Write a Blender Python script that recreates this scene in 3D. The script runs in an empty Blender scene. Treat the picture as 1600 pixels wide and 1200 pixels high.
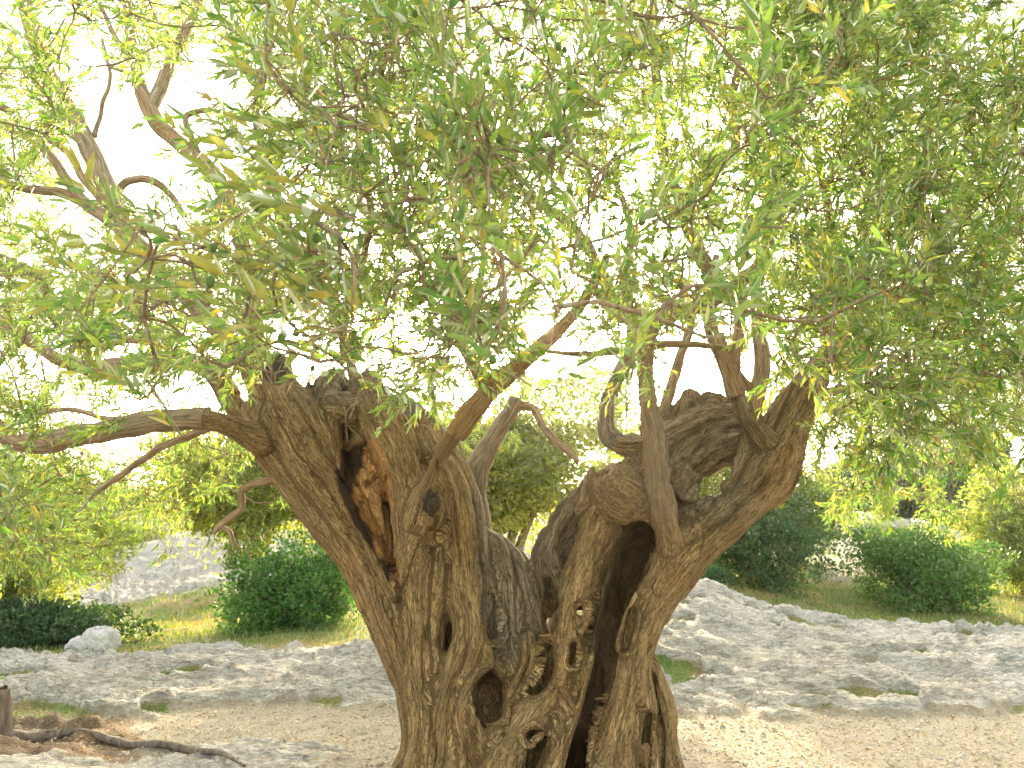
import bpy, math, random
import numpy as np
from mathutils import Vector, Matrix

# ------------------------------------------------------------------ camera, sky, sun, exposure
scene = bpy.context.scene
COL = scene.collection
F = 1600 * 28 / 36.0
PITCH = math.atan((850 - 600) / F)
CAMZ = 1.6
cam_d = bpy.data.cameras.new('camera')
cam_d.lens = 28; cam_d.sensor_width = 36; cam_d.clip_start = 0.05; cam_d.clip_end = 12000
cam = bpy.data.objects.new('camera', cam_d)
cam.location = (0, 0, CAMZ); cam.rotation_euler = (math.pi/2 + PITCH, 0, 0)
COL.objects.link(cam); scene.camera = cam
cam_d.dof.use_dof = True; cam_d.dof.focus_distance = 4.2; cam_d.dof.aperture_fstop = 6.3

def pdir(px, py):
    dx = (px - 800) / F; dz = (600 - py) / F
    return np.array([dx, math.cos(PITCH) - math.sin(PITCH)*dz, math.sin(PITCH) + math.cos(PITCH)*dz])
def at(px, py, Y):
    d = pdir(px, py); return np.array([0, 0, CAMZ]) + d * (Y / d[1])
def rad(px, py, Y, r):
    return r * (Y / pdir(px, py)[1]) / F
def project(P):
    v = P - np.array([0, 0, CAMZ]); c, s = math.cos(PITCH), math.sin(PITCH)
    dep = v[..., 1]*c + v[..., 2]*s; up = -v[..., 1]*s + v[..., 2]*c
    return 800 + F*v[..., 0]/dep, 600 - F*up/dep

sd = pdir(825, 520); sd = sd/np.linalg.norm(sd)
SUN_EL = math.asin(sd[2]); SUN_AZ = math.atan2(sd[0], sd[1])
world = bpy.data.worlds.new('World'); scene.world = world; world.use_nodes = True
wn = world.node_tree.nodes; wl = world.node_tree.links; wn.clear()
wo = wn.new('ShaderNodeOutputWorld'); wb = wn.new('ShaderNodeBackground'); wb.inputs[1].default_value = 0.15
sky = wn.new('ShaderNodeTexSky'); sky.sky_type = 'NISHITA'; sky.sun_disc = False
sky.sun_elevation = SUN_EL; sky.sun_rotation = SUN_AZ; sky.air_density = 1.0; sky.dust_density = 4.0; sky.ozone_density = 1.0
wt = wn.new('ShaderNodeHueSaturation'); wt.inputs['Saturation'].default_value = 0.45; wt.inputs['Value'].default_value = 1.0
wl.new(sky.outputs[0], wt.inputs['Color'])
wm = wn.new('ShaderNodeMix'); wm.data_type = 'RGBA'; wm.blend_type = 'MULTIPLY'; wm.inputs[0].default_value = 1
wl.new(wt.outputs[0], wm.inputs[6]); wm.inputs[7].default_value = (1.05, 1.0, 0.89, 1)
# bright aureole of the sun in hazy air
geo = wn.new('ShaderNodeTexCoord'); dp = wn.new('ShaderNodeVectorMath'); dp.operation = 'DOT_PRODUCT'
nv = wn.new('ShaderNodeVectorMath'); nv.operation = 'NORMALIZE'
wl.new(geo.outputs['Generated'], nv.inputs[0]); wl.new(nv.outputs[0], dp.inputs[0]); dp.inputs[1].default_value = tuple(sd)
mx = wn.new('ShaderNodeMath'); mx.operation = 'MAXIMUM'; wl.new(dp.outputs['Value'], mx.inputs[0]); mx.inputs[1].default_value = 0
pw = wn.new('ShaderNodeMath'); pw.operation = 'POWER'; wl.new(mx.outputs[0], pw.inputs[0]); pw.inputs[1].default_value = 90
ml = wn.new('ShaderNodeMath'); ml.operation = 'MULTIPLY'; wl.new(pw.outputs[0], ml.inputs[0]); ml.inputs[1].default_value = 60
au = wn.new('ShaderNodeMix'); au.data_type = 'RGBA'; au.blend_type = 'ADD'; au.inputs[0].default_value = 1
gl = wn.new('ShaderNodeMix'); gl.data_type = 'RGBA'; gl.blend_type = 'MULTIPLY'; gl.inputs[0].default_value = 1
gl.inputs[6].default_value = (1.0, 0.80, 0.42, 1); wl.new(ml.outputs[0], gl.inputs[7])
wl.new(wm.outputs[2], au.inputs[6]); wl.new(gl.outputs[2], au.inputs[7])
# the sun's own disc
ds = wn.new('ShaderNodeMapRange'); wl.new(dp.outputs['Value'], ds.inputs[0]); ds.interpolation_type = 'SMOOTHSTEP'
ds.inputs[1].default_value = math.cos(math.radians(.75)); ds.inputs[2].default_value = math.cos(math.radians(.35)); ds.inputs[4].default_value = 500
dm = wn.new('ShaderNodeMix'); dm.data_type = 'RGBA'; dm.blend_type = 'MULTIPLY'; dm.inputs[0].default_value = 1
dm.inputs[6].default_value = (1, .9, .7, 1); wl.new(ds.outputs[0], dm.inputs[7])
a2 = wn.new('ShaderNodeMix'); a2.data_type = 'RGBA'; a2.blend_type = 'ADD'; a2.inputs[0].default_value = 1
wl.new(au.outputs[2], a2.inputs[6]); wl.new(dm.outputs[2], a2.inputs[7])
wl.new(a2.outputs[2], wb.inputs[0]); wl.new(wb.outputs[0], wo.inputs[0])

sun_l = bpy.data.lights.new('sun_light', 'SUN'); sun_l.energy = 2.0; sun_l.angle = math.radians(0.6); sun_l.color = (1.0, 0.80, 0.52)
sun_o = bpy.data.objects.new('sun_light', sun_l); COL.objects.link(sun_o)
sun_o.rotation_euler = Vector(tuple(sd)).to_track_quat('Z', 'Y').to_euler()
vs = scene.view_settings
vs.view_transform = 'Standard'; vs.look = 'None'; vs.gamma = 1; vs.use_curve_mapping = False; vs.exposure = 2.85
scene.cycles.max_bounces = 8; scene.cycles.diffuse_bounces = 4; scene.cycles.transmission_bounces = 6
scene.cycles.use_denoising = True
try: scene.cycles.sample_clamp_indirect = 6
except Exception: pass

rng = np.random.default_rng(7)
random.seed(5)

# ------------------------------------------------------------------ noise
_perm = np.random.default_rng(3).permutation(256).astype(np.int32); _perm = np.concatenate([_perm, _perm])
_g = np.random.default_rng(4).normal(size=(256, 3)).astype(np.float32); _g /= np.linalg.norm(_g, axis=1)[:, None]
def noise(P):
    P = np.asarray(P, np.float32); i = np.floor(P).astype(np.int32); f = P - i; i &= 255
    u = f*f*f*(f*(f*6-15)+10); out = 0
    for dx in (0, 1):
        for dy in (0, 1):
            for dz in (0, 1):
                h = _perm[_perm[_perm[(i[:, 0]+dx) & 255] + ((i[:, 1]+dy) & 255)] + ((i[:, 2]+dz) & 255)]
                g = _g[h]
                d = g[:, 0]*(f[:, 0]-dx) + g[:, 1]*(f[:, 1]-dy) + g[:, 2]*(f[:, 2]-dz)
                w = (u[:, 0] if dx else 1-u[:, 0])*(u[:, 1] if dy else 1-u[:, 1])*(u[:, 2] if dz else 1-u[:, 2])
                out = out + w*d
    return out * 1.5
def fbm(P, o=4):
    s = 0; a = 1
    for k in range(o):
        s = s + a*noise(P*2**k + 17.3*k); a *= .5
    return s
def ridged(P, o=3):
    s = 0; a = 1
    for k in range(o):
        s = s + a*(1 - 2*np.abs(noise(P*2.1**k + 11.7*k))); a *= .5
    return s
def sstep(a, b, x):
    t = np.clip((x-a)/(b-a), 0, 1); return t*t*(3-2*t)

# ------------------------------------------------------------------ object helpers
def mesh_np(name, V, polys, mat=None, parent=None, smooth=True, attrs=None):
    """polys: list of (n,k) int arrays"""
    me = bpy.data.meshes.new(name)
    V = np.asarray(V, np.float32)
    me.vertices.add(len(V)); me.vertices.foreach_set('co', V.ravel())
    tot = sum(p.size for p in polys); nf = sum(len(p) for p in polys)
    me.loops.add(tot); me.loops.foreach_set('vertex_index', np.concatenate([p.ravel() for p in polys]).astype(np.int32))
    me.polygons.add(nf)
    ls = []; st = 0
    for p in polys:
        ls.append(st + np.arange(len(p))*p.shape[1]); st += p.size
    me.polygons.foreach_set('loop_start', np.concatenate(ls).astype(np.int32))
    me.polygons.foreach_set('use_smooth', np.full(nf, smooth))
    me.update(calc_edges=True)
    for k, a in (attrs or {}).items():
        a = np.asarray(a, np.float32)
        if a.ndim == 1:
            at_ = me.attributes.new(k, 'FLOAT', 'POINT'); at_.data.foreach_set('value', a)
        elif a.shape[1] == 3:
            at_ = me.attributes.new(k, 'FLOAT_VECTOR', 'POINT'); at_.data.foreach_set('vector', a.ravel())
        else:
            at_ = me.attributes.new(k, 'FLOAT_COLOR', 'POINT'); at_.data.foreach_set('color', a.ravel())
    o = bpy.data.objects.new(name, me); COL.objects.link(o)
    if mat: me.materials.append(mat)
    if parent: attach(o, parent)
    return o
def attach(o, parent):
    bpy.context.view_layer.update() if False else None
    o.parent = parent
    o.matrix_parent_inverse = Matrix.Translation(parent.location).inverted()
def empty(name, loc, label=None, cat=None, group=None):
    o = bpy.data.objects.new(name, None); COL.objects.link(o); o.location = tuple(loc); o.empty_display_size = .2
    tag(o, label, cat, group); return o
def tag(o, label=None, cat=None, group=None, kind=None):
    if label: o['label'] = label
    if cat: o['category'] = cat
    if group: o['group'] = group
    if kind: o['kind'] = kind
    return o

# ------------------------------------------------------------------ materials
class NT:
    def __init__(s, name):
        s.m = bpy.data.materials.new(name); s.m.use_nodes = True; s.n = s.m.node_tree.nodes; s.l = s.m.node_tree.links; s.n.clear()
        s.out = s.n.new('ShaderNodeOutputMaterial')
    def __call__(s, t, ins=None, **kw):
        nd = s.n.new(t)
        for k, v in kw.items(): setattr(nd, k, v)
        for k, v in (ins or {}).items():
            if isinstance(v, bpy.types.NodeSocket): s.l.new(v, nd.inputs[k])
            else: nd.inputs[k].default_value = v
        return nd
    def attr(s, name): return s('ShaderNodeAttribute', attribute_name=name)
    def noise(s, vec, scale, detail=5, rough=.6, dist=0.):
        return s('ShaderNodeTexNoise', {'Vector': vec, 'Scale': scale, 'Detail': detail, 'Roughness': rough, 'Distortion': dist}).outputs['Fac']
    def mapping(s, vec, scale): return s('ShaderNodeMapping', {'Vector': vec, 'Scale': scale}).outputs[0]
    def ramp(s, fac, stops):
        r = s('ShaderNodeValToRGB', {'Fac': fac}); e = r.color_ramp.elements
        while len(e) < len(stops): e.new(.5)
        for k, (p, c) in enumerate(stops): e[k].position = p; e[k].color = (*c, 1) if len(c) == 3 else c
        return r.outputs[0]
    def rng(s, v, a, b, c=0, d=1): return s('ShaderNodeMapRange', {'Value': v, 'From Min': a, 'From Max': b, 'To Min': c, 'To Max': d}).outputs[0]
    def math(s, op, a, b=0.):
        return s('ShaderNodeMath', {0: a, 1: b}, operation=op).outputs[0]
    def mix(s, f, a, b, bt='MIX'):
        nd = s('ShaderNodeMix', data_type='RGBA', blend_type=bt)
        for k, v in ((0, f), (6, a), (7, b)):
            if isinstance(v, bpy.types.NodeSocket): s.l.new(v, nd.inputs[k])
            else: nd.inputs[k].default_value = v if k == 0 else ((*v, 1) if len(v) == 3 else v)
        return nd.outputs[2]
    def bsdf(s, col, rough, bump=None, strength=.5, dist=.01, spec=.3):
        p = s('ShaderNodeBsdfPrincipled', {'Base Color': col, 'Roughness': rough, 'Specular IOR Level': spec})
        if bump is not None:
            b = s('ShaderNodeBump', {'Height': bump, 'Strength': strength, 'Distance': dist}); s.l.new(b.outputs[0], p.inputs['Normal'])
        s.l.new(p.outputs[0], s.out.inputs[0]); return s.m

def mat_trunk():
    t = NT('gnarled_bark'); g = t.attr('grain').outputs['Vector']; w = t.attr('wood').outputs['Fac']; y = t.attr('grey').outputs['Fac']; dk = t.attr('rot_shade').outputs['Fac']
    pos = t('ShaderNodeNewGeometry').outputs['Position']
    n1 = t.noise(g, 44, 8, .7, .4); n2 = t.noise(g, 9, 5, .6, .3); n3 = t.noise(pos, 2.3, 4, .55)
    cr = t('ShaderNodeTexVoronoi', {'Vector': t('ShaderNodeVectorMath', {0: g, 1: t('ShaderNodeVectorMath', {0: t('ShaderNodeTexNoise', {'Vector': g, 'Scale': 40., 'Detail': 4.}).outputs['Color'], 1: (.022, .022, .022)}, operation='MULTIPLY').outputs[0]}, operation='ADD').outputs[0], 'Scale': 92.}, feature='DISTANCE_TO_EDGE').outputs[0]
    crf = t.rng(cr, 0, .10)
    pw_ = t('ShaderNodeVectorMath', {0: t.mapping(pos, (1, 1, .55)), 1: t('ShaderNodeVectorMath', {0: t('ShaderNodeTexNoise', {'Vector': pos, 'Scale': 18., 'Detail': 4.}).outputs['Color'], 1: (.03, .03, .03)}, operation='MULTIPLY').outputs[0]}, operation='ADD').outputs[0]
    cr2 = t.rng(t('ShaderNodeTexVoronoi', {'Vector': pw_, 'Scale': 62.}, feature='DISTANCE_TO_EDGE').outputs[0], 0, .09)
    cr2 = t.math('MAXIMUM', cr2, t.rng(t.noise(pos, 4.5, 3), .44, .56, 1, 0))
    yg = t.attr('young').outputs['Fac']
    crf = t.math('MAXIMUM', t.math('MULTIPLY', crf, t.rng(cr2, 0, 1, .45, 1)), t.math('MULTIPLY', yg, .8))
    n5 = t.noise(g, 150, 5, .75, .3)
    c = t.ramp(t.math('ADD', t.math('MULTIPLY', n1, .55), t.math('MULTIPLY', n5, .45)), [(.36, (.045, .027, .012)), (.43, (.22, .15, .067)), (.52, (.44, .31, .145)), (.64, (.68, .51, .265))])
    c = t.mix(t.rng(n2, .35, .65), t.mix(1, c, (.72, .66, .58), 'MULTIPLY'), t.mix(1, c, (1.12, 1.08, 1.0), 'MULTIPLY'))
    c = t.mix(t.rng(n3, .5, .72, 0, .45), c, t.mix(1, c, (1.12, .90, .72), 'MULTIPLY'))
    c = t.mix(yg, c, t.ramp(n2, [(.35, (.25, .155, .075)), (.6, (.42, .275, .14))]))
    gr = t.ramp(n1, [(.32, (.08, .064, .044)), (.5, (.28, .235, .165)), (.72, (.54, .47, .35))])
    c = t.mix(y, c, gr)
    wd = t.ramp(t.math('ADD', t.math('MULTIPLY', n1, .4), t.math('MULTIPLY', n2, .6)), [(.36, (.13, .05, .018)), (.47, (.50, .23, .07)), (.62, (.76, .46, .18))])
    c = t.mix(w, c, wd)
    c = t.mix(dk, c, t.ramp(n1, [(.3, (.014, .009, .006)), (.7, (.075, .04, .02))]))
    c = t.mix(t.math('SUBTRACT', 1., t.rng(crf, 0, 1, .18, 1)), c, (.05, .032, .018))
    h = t.math('ADD', t.math('ADD', t.math('MULTIPLY', n1, 1.0), t.math('MULTIPLY', crf, .5)), t.math('ADD', t.math('MULTIPLY', n2, .6), t.math('MULTIPLY', n5, .5)))
    return t.bsdf(c, .82, h, .9, .016, .25)
def mat_branch(name='branch_bark', tint=(1, 1, 1)):
    t = NT(name); g = t.attr('grain').outputs['Vector']
    n1 = t.noise(g, 60, 6, .65, .4); n2 = t.noise(g, 9, 4, .6)
    c = t.ramp(n1, [(.3, (.09, .068, .04)), (.5, (.25, .195, .12)), (.7, (.42, .35, .235))])
    c = t.mix(t.rng(n2, .4, .66), c, t.mix(1, c, (1.1, .90, .74), 'MULTIPLY'))
    n3 = t.noise(g, 26, 3, .5)
    c = t.mix(t.rng(n3, .62, .68, 0, .6), c, (.36, .36, .28))
    c = t.mix(1, c, tint, 'MULTIPLY')
    return t.bsdf(c, .8, t.math('ADD', n1, n2), .6, .006, .25)
def mat_leaf(name, trans=.45, under=(.30, .38, .17)):
    t = NT(name); a = t.attr('tint').outputs['Color']
    bf = t('ShaderNodeNewGeometry').outputs['Backfacing']
    pos = t('ShaderNodeNewGeometry').outputs['Position']
    c = t.mix(1, a, t.ramp(t.noise(pos, 55, 2), [(.35, (.78, .80, .75)), (.65, (1.15, 1.12, 1.1))]), 'MULTIPLY')
    cf = t.mix(t.math('MULTIPLY', bf, .55), c, under)
    d = t('ShaderNodeBsdfDiffuse', {'Color': cf})
    tr = t('ShaderNodeBsdfTranslucent', {'Color': t.mix(1, c, (1.7, 1.6, .7), 'MULTIPLY')})
    m1 = t('ShaderNodeMixShader', {0: trans, 1: d.outputs[0], 2: tr.outputs[0]})
    gl = t('ShaderNodeBsdfGlossy', {'Color': (1, 1, .95, 1), 'Roughness': .5})
    fr = t('ShaderNodeFresnel', {'IOR': 1.38})
    m2 = t('ShaderNodeMixShader', {0: t.math('MULTIPLY', fr.outputs[0], .4), 1: m1.outputs[0], 2: gl.outputs[0]})
    t.l.new(m2.outputs[0], t.out.inputs[0]); return t.m
def mat_ground():
    t = NT('ground'); pos = t('ShaderNodeNewGeometry').outputs['Position']
    rk = t.attr('rock').outputs['Fac']; gs = t.attr('grass').outputs['Fac']; dt = t.attr('soil').outputs['Fac']
    ps = t.mapping(pos, (1, 1, 2.5))
    n1 = t.noise(t.mapping(pos, (.7, 1.7, 3)), 8, 9, .74, .8); n2 = t.noise(ps, 38, 5, .6); n3 = t.noise(pos, .7, 4, .6); n4 = t.noise(pos, 140, 2, .5)
    rc = t.ramp(n1, [(.30, (.12, .11, .085)), (.41, (.32, .30, .25)), (.50, (.48, .46, .40)), (.66, (.64, .62, .56))])
    rc = t.mix(t.rng(n3, .45, .65, 0, .5), rc, t.mix(1, rc, (.82, .78, .72), 'MULTIPLY'))
    vo = t('ShaderNodeTexVoronoi', {'Vector': t('ShaderNodeVectorMath', {0: t.mapping(pos, (.55, 1.3, 2)), 1: t('ShaderNodeVectorMath', {0: t('ShaderNodeTexNoise', {'Vector': pos, 'Scale': 3., 'Detail': 6.}).outputs['Color'], 1: (.5, .5, .5)}, operation='MULTIPLY').outputs[0]}, operation='ADD').outputs[0], 'Scale': 7.}, feature='DISTANCE_TO_EDGE').outputs[0]
    vc = t.rng(vo, 0, .11)
    rc = t.mix(t.rng(vc, 0, 1, .4, 0), rc, (.13, .12, .095))
    rc = t.mix(t.rng(n2, .52, .70, 0, .6), rc, (.15, .14, .12))
    sc = t.ramp(n2, [(.3, (.15, .12, .08)), (.46, (.29, .25, .185)), (.7, (.40, .365, .29))])
    sc = t.mix(t.rng(n4, .62, .70, 0, .6), sc, (.20, .13, .07))
    sc = t.mix(t.rng(n1, .4, .7, 0, .35), sc, (.36, .30, .21))
    gc = t.ramp(n2, [(.3, (.07, .11, .025)), (.5, (.13, .20, .05)), (.7, (.24, .27, .09))])
    gc = t.mix(t.rng(t.noise(pos, 1.1, 5, .6), .42, .62), gc, t.ramp(n2, [(.3, (.22, .15, .07)), (.7, (.42, .31, .17))]))
    dc = t.ramp(n2, [(.3, (.08, .05, .028)), (.7, (.26, .18, .11))])
    br = t.math('MULTIPLY', t.math('SUBTRACT', t.noise(pos, 2.3, 7, .72), .5), 2.0)
    f = lambda a: t.rng(t.math('ADD', a, br), .42, .58)
    c = t.mix(f(rk), sc, rc); c = t.mix(f(gs), c, gc); c = t.mix(f(dt), c, dc)
    h = t.math('ADD', t.math('MULTIPLY', n1, t.math('ADD', t.math('MULTIPLY', rk, 1.4), .2)), t.math('ADD', t.math('MULTIPLY', n2, .45), t.math('MULTIPLY', t.math('MULTIPLY', vc, rk), .35)))
    return t.bsdf(c, .9, h, .8, .06, .2)
def mat_stone():
    t = NT('pale_stone'); pos = t('ShaderNodeNewGeometry').outputs['Position']
    n1 = t.noise(pos, 6, 7, .65, .5); n2 = t.noise(pos, 40, 4)
    c = t.ramp(n1, [(.3, (.22, .21, .20)), (.46, (.55, .53, .50)), (.65, (.78, .76, .72))])
    c = t.mix(t.rng(n2, .5, .75, 0, .4), c, (.2, .19, .18))
    return t.bsdf(c, .9, t.math('ADD', n1, n2), .8, .05, .2)
_p = NT('pebble'); _q = _p('ShaderNodeNewGeometry'); M_PEB = _p.bsdf(_p.ramp(_p.noise(_q.outputs['Position'], 9, 3), [(.3, (.30, .24, .16)), (.7, (.66, .60, .50))]), .9)
M_TRUNK = mat_trunk(); M_BRANCH = mat_branch(); M_GREYBR = mat_branch('grey_branch_bark', (.92, 1.0, 1.15)); M_ORANGE = mat_branch('bare_orange_bark', (1.1, .92, .70)); M_LEAF = mat_leaf('olive_leaf', .5)
M_BACK = mat_leaf('backlit_olive_leaf', .6); M_BUSH = mat_leaf('bush_leaf', .35, (.12, .17, .07)); M_GROUND = mat_ground(); M_STONE = mat_stone()

# ------------------------------------------------------------------ ground
PXS = np.array([-900, 0, 200, 400, 600, 800, 1000, 1100, 1200, 1340, 1450, 1600, 2500], float)
ROWS = [
 (8.6,  [1078]*13),
 (10.0, [1050, 1052, 1052, 1048, 1040, 1030, 1010, 1015, 1030, 1040, 1044, 1046, 1046]),
 (12.0, [1025, 1028, 1025, 1015, 1008, 990, 945, 950, 982, 1004, 1010, 1012, 1012]),
 (13.5, [1010, 1015, 1010, 1000, 990, 960, 905, 925, 962, 984, 992, 998, 1000]),
 (15.5, [1005, 1008, 1000, 986, 972, 950, 908, 925, 955, 975, 982, 986, 990]),
 (18.0, [1000, 1000, 988, 966, 950, 940, 905, 915, 938, 955, 962, 966, 970]),
 (24.0, [960, 950, 930, 895, 870, 860, 862, 868, 880, 885, 895, 925, 940]),
 (34.0, [880, 880, 842, 800, 790, 808, 806, 812, 818, 808, 824, 880, 900]),
 (45.0, [800, 795, 775, 765, 765, 785, 792, 798, 806, 812, 832, 868, 880]),
 (70.0, [780, 775, 765, 755, 760, 775, 790, 798, 806, 820, 838, 850, 850]),
 (160., [830]*13)]
_ang = np.array([math.atan(pdir(p, 850)[0]/pdir(p, 850)[1]) for p in PXS])
_zt = [np.zeros(13)]; _yt = [7.4]
for Y, r in ROWS:
    _yt.append(Y); _zt.append(np.array([at(800, q, Y)[2] for q in r]))
_zt[1][:] = 0.0
_yt.append(3000.); _zt.append(np.zeros(13))
_zt = np.array(_zt); _yt = np.array(_yt)
def base_h(x, y):
    x = np.asarray(x, float); y = np.asarray(y, float)
    a = np.arctan2(x, np.maximum(y, .5))
    iy = np.clip(np.searchsorted(_yt, y) - 1, 0, len(_yt)-2)
    fy = np.clip((y - _yt[iy])/(_yt[iy+1]-_yt[iy]), 0, 1)
    ia = np.clip(np.searchsorted(_ang, a) - 1, 0, len(_ang)-2)
    fa = np.clip((a - _ang[ia])/(_ang[ia+1]-_ang[ia]), 0, 1); fa = fa*fa*(3-2*fa)*.5 + fa*.5
    fy = fy*.6 + .4*fy*fy*(3-2*fy)
    z = lambda i, j: _zt[i, j]
    return (z(iy, ia)*(1-fa) + z(iy, ia+1)*fa)*(1-fy) + (z(iy+1, ia)*(1-fa) + z(iy+1, ia+1)*fa)*fy
def zones(x, y):
    """rock, grass, soil weights by place"""
    n = fbm(np.stack([x*.45, y*.45, x*0], -1), 3)
    w = x/np.maximum(y, .5)
    yy = y + n*.9
    right = sstep(.08, .14, w); yy = yy + .35*fbm(np.stack([x*2.2, y*2.2, x*0+1], -1), 3)
    left = 1 - right
    # right: rock bank 7.8..13.8, left: rock sheet 8..11.6
    rr = sstep(7.7, 8.3, yy)*(1 - sstep(13.9, 14.6, yy))
    rl = sstep(8.0, 8.6, yy + .8*sstep(-.35, -.5, w))*(1 - sstep(11.2, 12.0, yy))
    rl = np.maximum(rl, sstep(-.12, -.3, w)*(1 - sstep(6.3, 7.0, yy))*sstep(4.8, 5.3, yy))
    # bare rock on the hillside
    n2 = fbm(np.stack([x*.16+5, y*.16, x*0+3], -1), 4)
    hill = sstep(20.5, 23, yy)*np.where(w < .2, sstep(-.42, -.5, -w*0 - .55 + .0*w)*1., .0)
    hl = sstep(20, 22.5, yy)*(1 - sstep(.15, .25, w))*sstep(-.35, .1, n2 + .25)
    hr = sstep(30, 32, yy)*sstep(.2, .26, w)*sstep(.0, .2, n2+.1)
    rock = np.clip(rr*right + rl*left + hl + hr, 0, 1)
    grass = np.clip(sstep(10.8, 12.2, yy)*left + sstep(13.4, 14.2, yy)*right, 0, 1)*(1 - rock*.95)
    # small grassy hollows in the rock
    g3 = sstep(.34, .5, fbm(np.stack([x*.8+9, y*1.3, x*0+8], -1), 3) + .25*np.exp(-((y-8.0)/.7)**2))
    grass = np.clip(grass + g3*rock*(y < 14)*.95, 0, 1); rock = rock*(1 - g3*(y < 14))
    soil = sstep(-.40, -.47, w)*sstep(6.0, 6.5, y)*(1 - sstep(7.6, 8.2, y))*.9
    path = np.exp(-((w-.405)/.035)**2)*sstep(20, 23, y)*(1 - sstep(33, 36, y))
    soil = np.clip(soil, 0, 1)
    rock = rock*(1-path); grass = grass*(1-path)
    return rock, grass, soil
def ground_h(x, y, fine=True):
    x = np.asarray(x, float).ravel(); y = np.asarray(y, float).ravel()
    z = base_h(x, y); rock, grass, soil = zones(x, y)
    r = np.hypot(x, y)
    fade = 1/(1 + (r/60)**2)
    q = np.stack([x, y, z], -1)
    wx = x + .35*fbm(q*.9+3, 2); wy = y + .35*fbm(q*.9+31, 2)
    dip = np.where(x > 0, .35, .12)
    a = np.stack([wx*.75, (wy + wx*dip)*2.1, z*1.2], -1)
    rel = ridged(a, 3)*.065 + ridged(np.stack([wx*2.4, (wy+wx*dip)*6.0, z*3], -1), 3)*.040 - ridged(np.stack([wx*6, (wy+wx*dip)*13, z*8], -1), 2)*.016
    scale = np.clip(r/10, .5, 3.5)
    z = z + rock*rel*np.minimum(scale, 2.2) + rock*.03
    z = z + .05*fbm(q*.6, 3)*sstep(7.5, 10, y)*scale*fade + .010*fbm(q*6, 2)*(1-rock)
    z = z + (1-rock)*(.012*fbm(q*2.2, 2))
    return z
dense = np.radians(np.arange(-37, 37.01, .15)); 
ths = np.concatenate([np.radians(np.arange(-180, -37, 3.)), dense, np.radians(np.arange(40, 180, 3.))])
rs = np.concatenate([[.01, 1, 2, 3, 3.6], 4.2*np.exp(np.arange(0, math.log(90/4.2), .0098)), [100, 115, 140, 180, 240, 340, 500, 800, 1400, 2500, 5000]])
TH, RS = np.meshgrid(ths, rs)
gx = (RS*np.sin(TH)).ravel(); gy = (RS*np.cos(TH)).ravel(); gz = ground_h(gx, gy)
rock, grass, soil = zones(gx, gy)
nT, nR = len(ths), len(rs)
ii, jj = np.meshgrid(np.arange(nR-1), np.arange(nT), indexing='ij')
a = ii*nT + jj; b = ii*nT + (jj+1) % nT
q = np.stack([a, b, b+nT, a+nT], -1).reshape(-1, 4)[:, ::-1]
g_o = mesh_np('ground', np.stack([gx, gy, gz], -1), [q], M_GROUND, attrs={'rock': rock, 'grass': grass, 'soil': soil})
tag(g_o, 'pale limestone, sand and grassy hillside ground around the old olive tree', None, kind='structure')

# ------------------------------------------------------------------ old olive trunk (signed distance field)
def catmull(P, n=4):
    P = np.asarray(P, float)
    if len(P) < 3:
        t = np.linspace(0, 1, n+1)[:, None]; return P[0]*(1-t) + P[1]*t
    Q = np.vstack([2*P[0]-P[1], P, 2*P[-1]-P[-2]]); out = []
    for i in range(1, len(Q)-2):
        for t in np.arange(n)/n:
            out.append(.5*((2*Q[i]) + (-Q[i-1]+Q[i+1])*t + (2*Q[i-1]-5*Q[i]+4*Q[i+1]-Q[i+2])*t*t + (-Q[i-1]+3*Q[i]-3*Q[i+1]+Q[i+2])*t**3))
    out.append(Q[-2]); return np.array(out)
def chain(pts, n=4):
    """[(px,py,Y,r_px)] -> (N,4) world points and radii, smooth"""
    W = [(*at(a, b, c), rad(a, b, c, r)) for a, b, c, r in pts]
    C = catmull(W, n); C[:, 3] = np.maximum(C[:, 3], .002); return C
VX = .014
G0 = np.array([-2.62, 4.95, -.35]); GN = np.ceil((np.array([2.45, 7.35, 3.45]) - G0)/VX).astype(int)
G = np.full(GN, .3, np.float32)
AX = [G0[k] + VX*np.arange(GN[k]) for k in range(3)]
def chain_d(C, m):
    lo = np.clip(((C[:, :3] - C[:, 3:]).min(0) - m - G0)/VX, 0, GN).astype(int)
    hi = np.clip(((C[:, :3] + C[:, 3:]).max(0) + m - G0)/VX + 2, 0, GN).astype(int)
    if (hi <= lo).any(): return None, None
    sl = tuple(slice(lo[k], hi[k]) for k in range(3))
    D = np.full(hi-lo, m, np.float32)
    for i in range(len(C)-1):
        A, B = C[i], C[i+1]; rm = max(A[3], B[3]) + m
        l2 = np.clip((np.minimum(A[:3], B[:3]) - rm - G0)/VX, lo, hi).astype(int)
        h2 = np.clip((np.maximum(A[:3], B[:3]) + rm - G0)/VX + 2, lo, hi).astype(int)
        if (h2 <= l2).any(): continue
        x = AX[0][l2[0]:h2[0]].astype(np.float32)[:, None, None] - np.float32(A[0])
        y = AX[1][l2[1]:h2[1]].astype(np.float32)[None, :, None] - np.float32(A[1])
        z = AX[2][l2[2]:h2[2]].astype(np.float32)[None, None, :] - np.float32(A[2])
        d = (B[:3]-A[:3]).astype(np.float32); L2 = float(d@d) + 1e-9
        t = np.clip((x*d[0] + y*d[1] + z*d[2])/L2, 0, 1).astype(np.float32)
        dd = np.sqrt((x-t*d[0])**2 + (y-t*d[1])**2 + (z-t*d[2])**2) - (A[3] + (B[3]-A[3])*t)
        s2 = tuple(slice(l2[k]-lo[k], h2[k]-lo[k]) for k in range(3))
        np.minimum(D[s2], dd, out=D[s2])
    return sl, D
STR = []
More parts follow.
